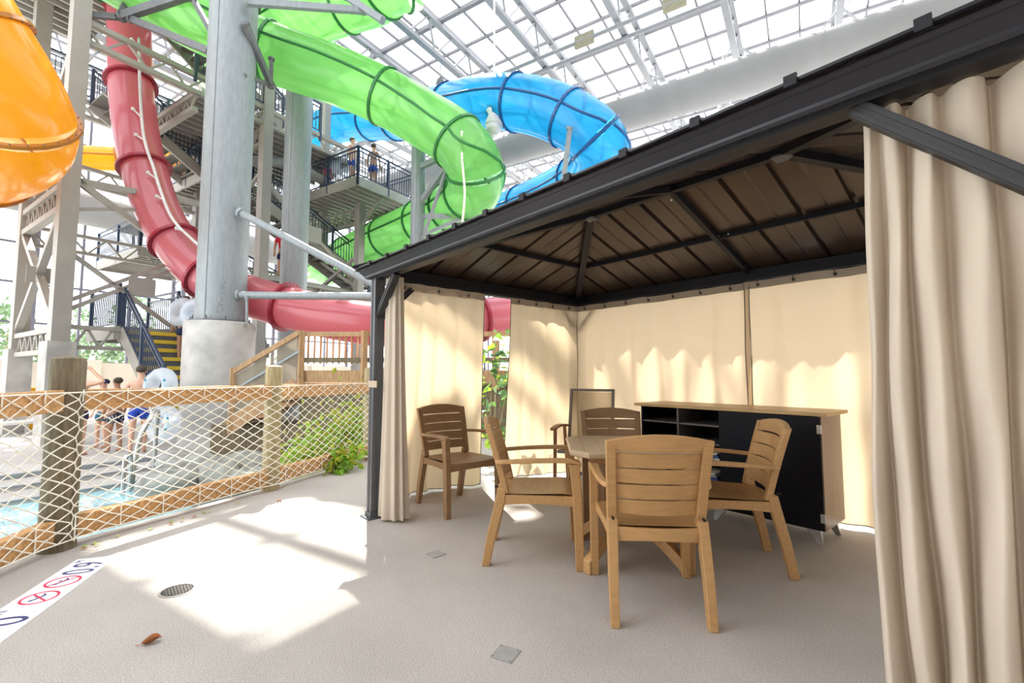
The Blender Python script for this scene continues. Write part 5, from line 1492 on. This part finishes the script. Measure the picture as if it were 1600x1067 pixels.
PG = 'bathers on the pool deck'
AW = (-0.75, 0.65)
person((-12.06, 0.45, -0.40), 1.74, (-0.95, 0.15), 'man with short dark hair in blue trunks with his back turned, holding a clear ring', 'skin_light', 'cloth_blue', arms={1: ((0.27, 0.0, 1.16), (0.36, 0.12, 1.30)), -1: ((-0.25, 0.03, 1.15), (-0.22, 0.22, 1.08))}, stance=0.35, group=PG)
person((-12.56, 0.10, -0.40), 1.50, (-0.6, -0.5), 'bather in dark print shorts with bare legs behind the net', 'skin_tan', 'cloth_print', stance=-0.3, group=PG)
person((-13.40, -0.11, -0.40), 1.46, (0.5, -0.7), 'smaller bather in a navy cap and teal shorts', 'skin_light', 'cloth_teal', cap='cloth_navy', stance=0.2, group=PG)
person((-12.47, -0.47, -0.40), 1.72, (-0.7, 0.5), 'bare chested bather behind the fence post with one elbow raised', 'skin_light', 'cloth_navy', arms={1: ((0.44, 0.02, 1.46), (0.20, 0.04, 1.66))}, group=PG)
swim_ring((-11.43, 0.73, 0.94), (0.55, -0.8, 0.15), 0.24, 0.13, 'tall clear double swim ring held upright beside the man in blue trunks', (-11.43, 0.81, 0.21))
TG = 'people on the stair tower'
person(bw(-14.45, 8.7, 4.25), 1.72, (0.8, -0.2), 'guard in a red shirt standing on the middle landing of the tower', 'skin_tan', 'cloth_navy', 'cloth_red', group=TG)
person(bw(-15.0, 10.7, 7.8), 1.5, (0.6, -0.6), 'child in a pink top behind the upper landing railing', 'skin_light', 'cloth_blue', 'cloth_pink', group=TG)
person(bw(-13.3, 10.45, 7.8), 1.75, (0.7, 0.5), 'bare chested bather at the corner of the upper landing', 'skin_light', 'cloth_blue', group=TG)
person(bw(-12.95, 11.1, 7.8), 1.7, (-0.5, 0.7), 'bather in blue behind the right hand railing of the upper landing', 'skin_tan', 'cloth_blue', group=TG)
swim_ring(bw(-13.75, 10.5, 8.75), (0.5, -0.8, 0.2), 0.42, 0.16, 'clear swim ring carried on the upper tower landing')
person(bw(-13.0, 5.35, 1.49), 1.62, (-0.9, -0.2), 'dark haired bather going up the yellow edged stair', 'skin_tan', 'cloth_navy', group=TG)
swim_ring((-13.64, 1.20, 2.68), (0.6, -0.8, 0.2), 0.24, 0.12, 'clear double swim ring carried up the yellow edged stair', (-13.20, 1.41, 2.63), handles=False)
# life vest hanging on the far beige wall
p = Vector((-31.31, 0.98, 1.00)); t = thing('life_vest', p, 'orange and lime life vest hanging on the beige wall', 'life vest', world_coords=True)
for sg in (-1, 1):
    m = MB(); m.blob(p + V * sg * 0.13, Vector((0.1, 0.12, 0.22)), 4, 7, 8, 0.1); m.build('front_panel', 'cloth_orange', t, smooth=True)
    m = MB(); m.blob(p + V * sg * 0.10 + Z * 0.28, Vector((0.1, 0.08, 0.12)), 5, 6, 8, 0.1); m.build('shoulder', 'cloth_lime', t, smooth=True)
m = MB(); m.bar(p - V * 0.28 + W * 0.1, p + V * 0.28 + W * 0.1, 0.04, 0.06); m.build('belt', 'cloth_lime', t)
# loungers and a stack of floats left of the near post
def lounger(p, rz, label):
    t = thing('lounger', p, label, 'lounger', 'white loungers on the pool deck', rz=rz)
    for i in range(9):
        m = MB(); m.box(-0.30, 0.30, -0.7 + i * 0.13, -0.7 + i * 0.13 + 0.09, 0.33, 0.355); m.build('slat', 'towel_white', t)
    for i in range(5):
        m = MB(); m.bar((-0.30, 0.50 + i * 0.09, 0.36 + i * 0.10), (0.30, 0.50 + i * 0.09, 0.36 + i * 0.10), 0.03, 0.09, up=Vector((0, 0.6, 0.7))); m.build('back_slat', 'towel_white', t)
    for s in (-1, 1):
        m = MB(); m.bar((s * 0.31, -0.75, 0.32), (s * 0.31, 0.55, 0.32), 0.04, 0.06); m.build('side_rail', 'towel_white', t)
        m = MB(); m.bar((s * 0.31, 0.45, 0.33), (s * 0.31, 0.92, 0.82), 0.04, 0.05); m.build('back_rail', 'towel_white', t)
        for y in (-0.6, 0.4):
            m = MB(); m.bar((s * 0.31, y, 0.0), (s * 0.31, y, 0.31), 0.05, 0.05); m.build('leg', 'towel_white', t)
lounger((-17.67, -1.88, -0.40), 0.5, 'white slatted lounger at the far left behind the net'); lounger((-19.68, -1.55, -0.40), 0.5, 'white slatted lounger beside the near post, behind the net')
p = Vector((-19.10, -1.87, 0.83)); t = thing('float_stack', (p.x, p.y, -0.4), 'stack of orange pool floats left of the near post', 'pool floats', world_coords=True)
for i in range(6):
    m = MB(); c = Vector((p.x, p.y, -0.28 + i * 0.2)); m.ring(c, Z, 0.42, 0.18, 0.17, 18); m.build('float', 'orange_plastic', t, bevel=0.04)
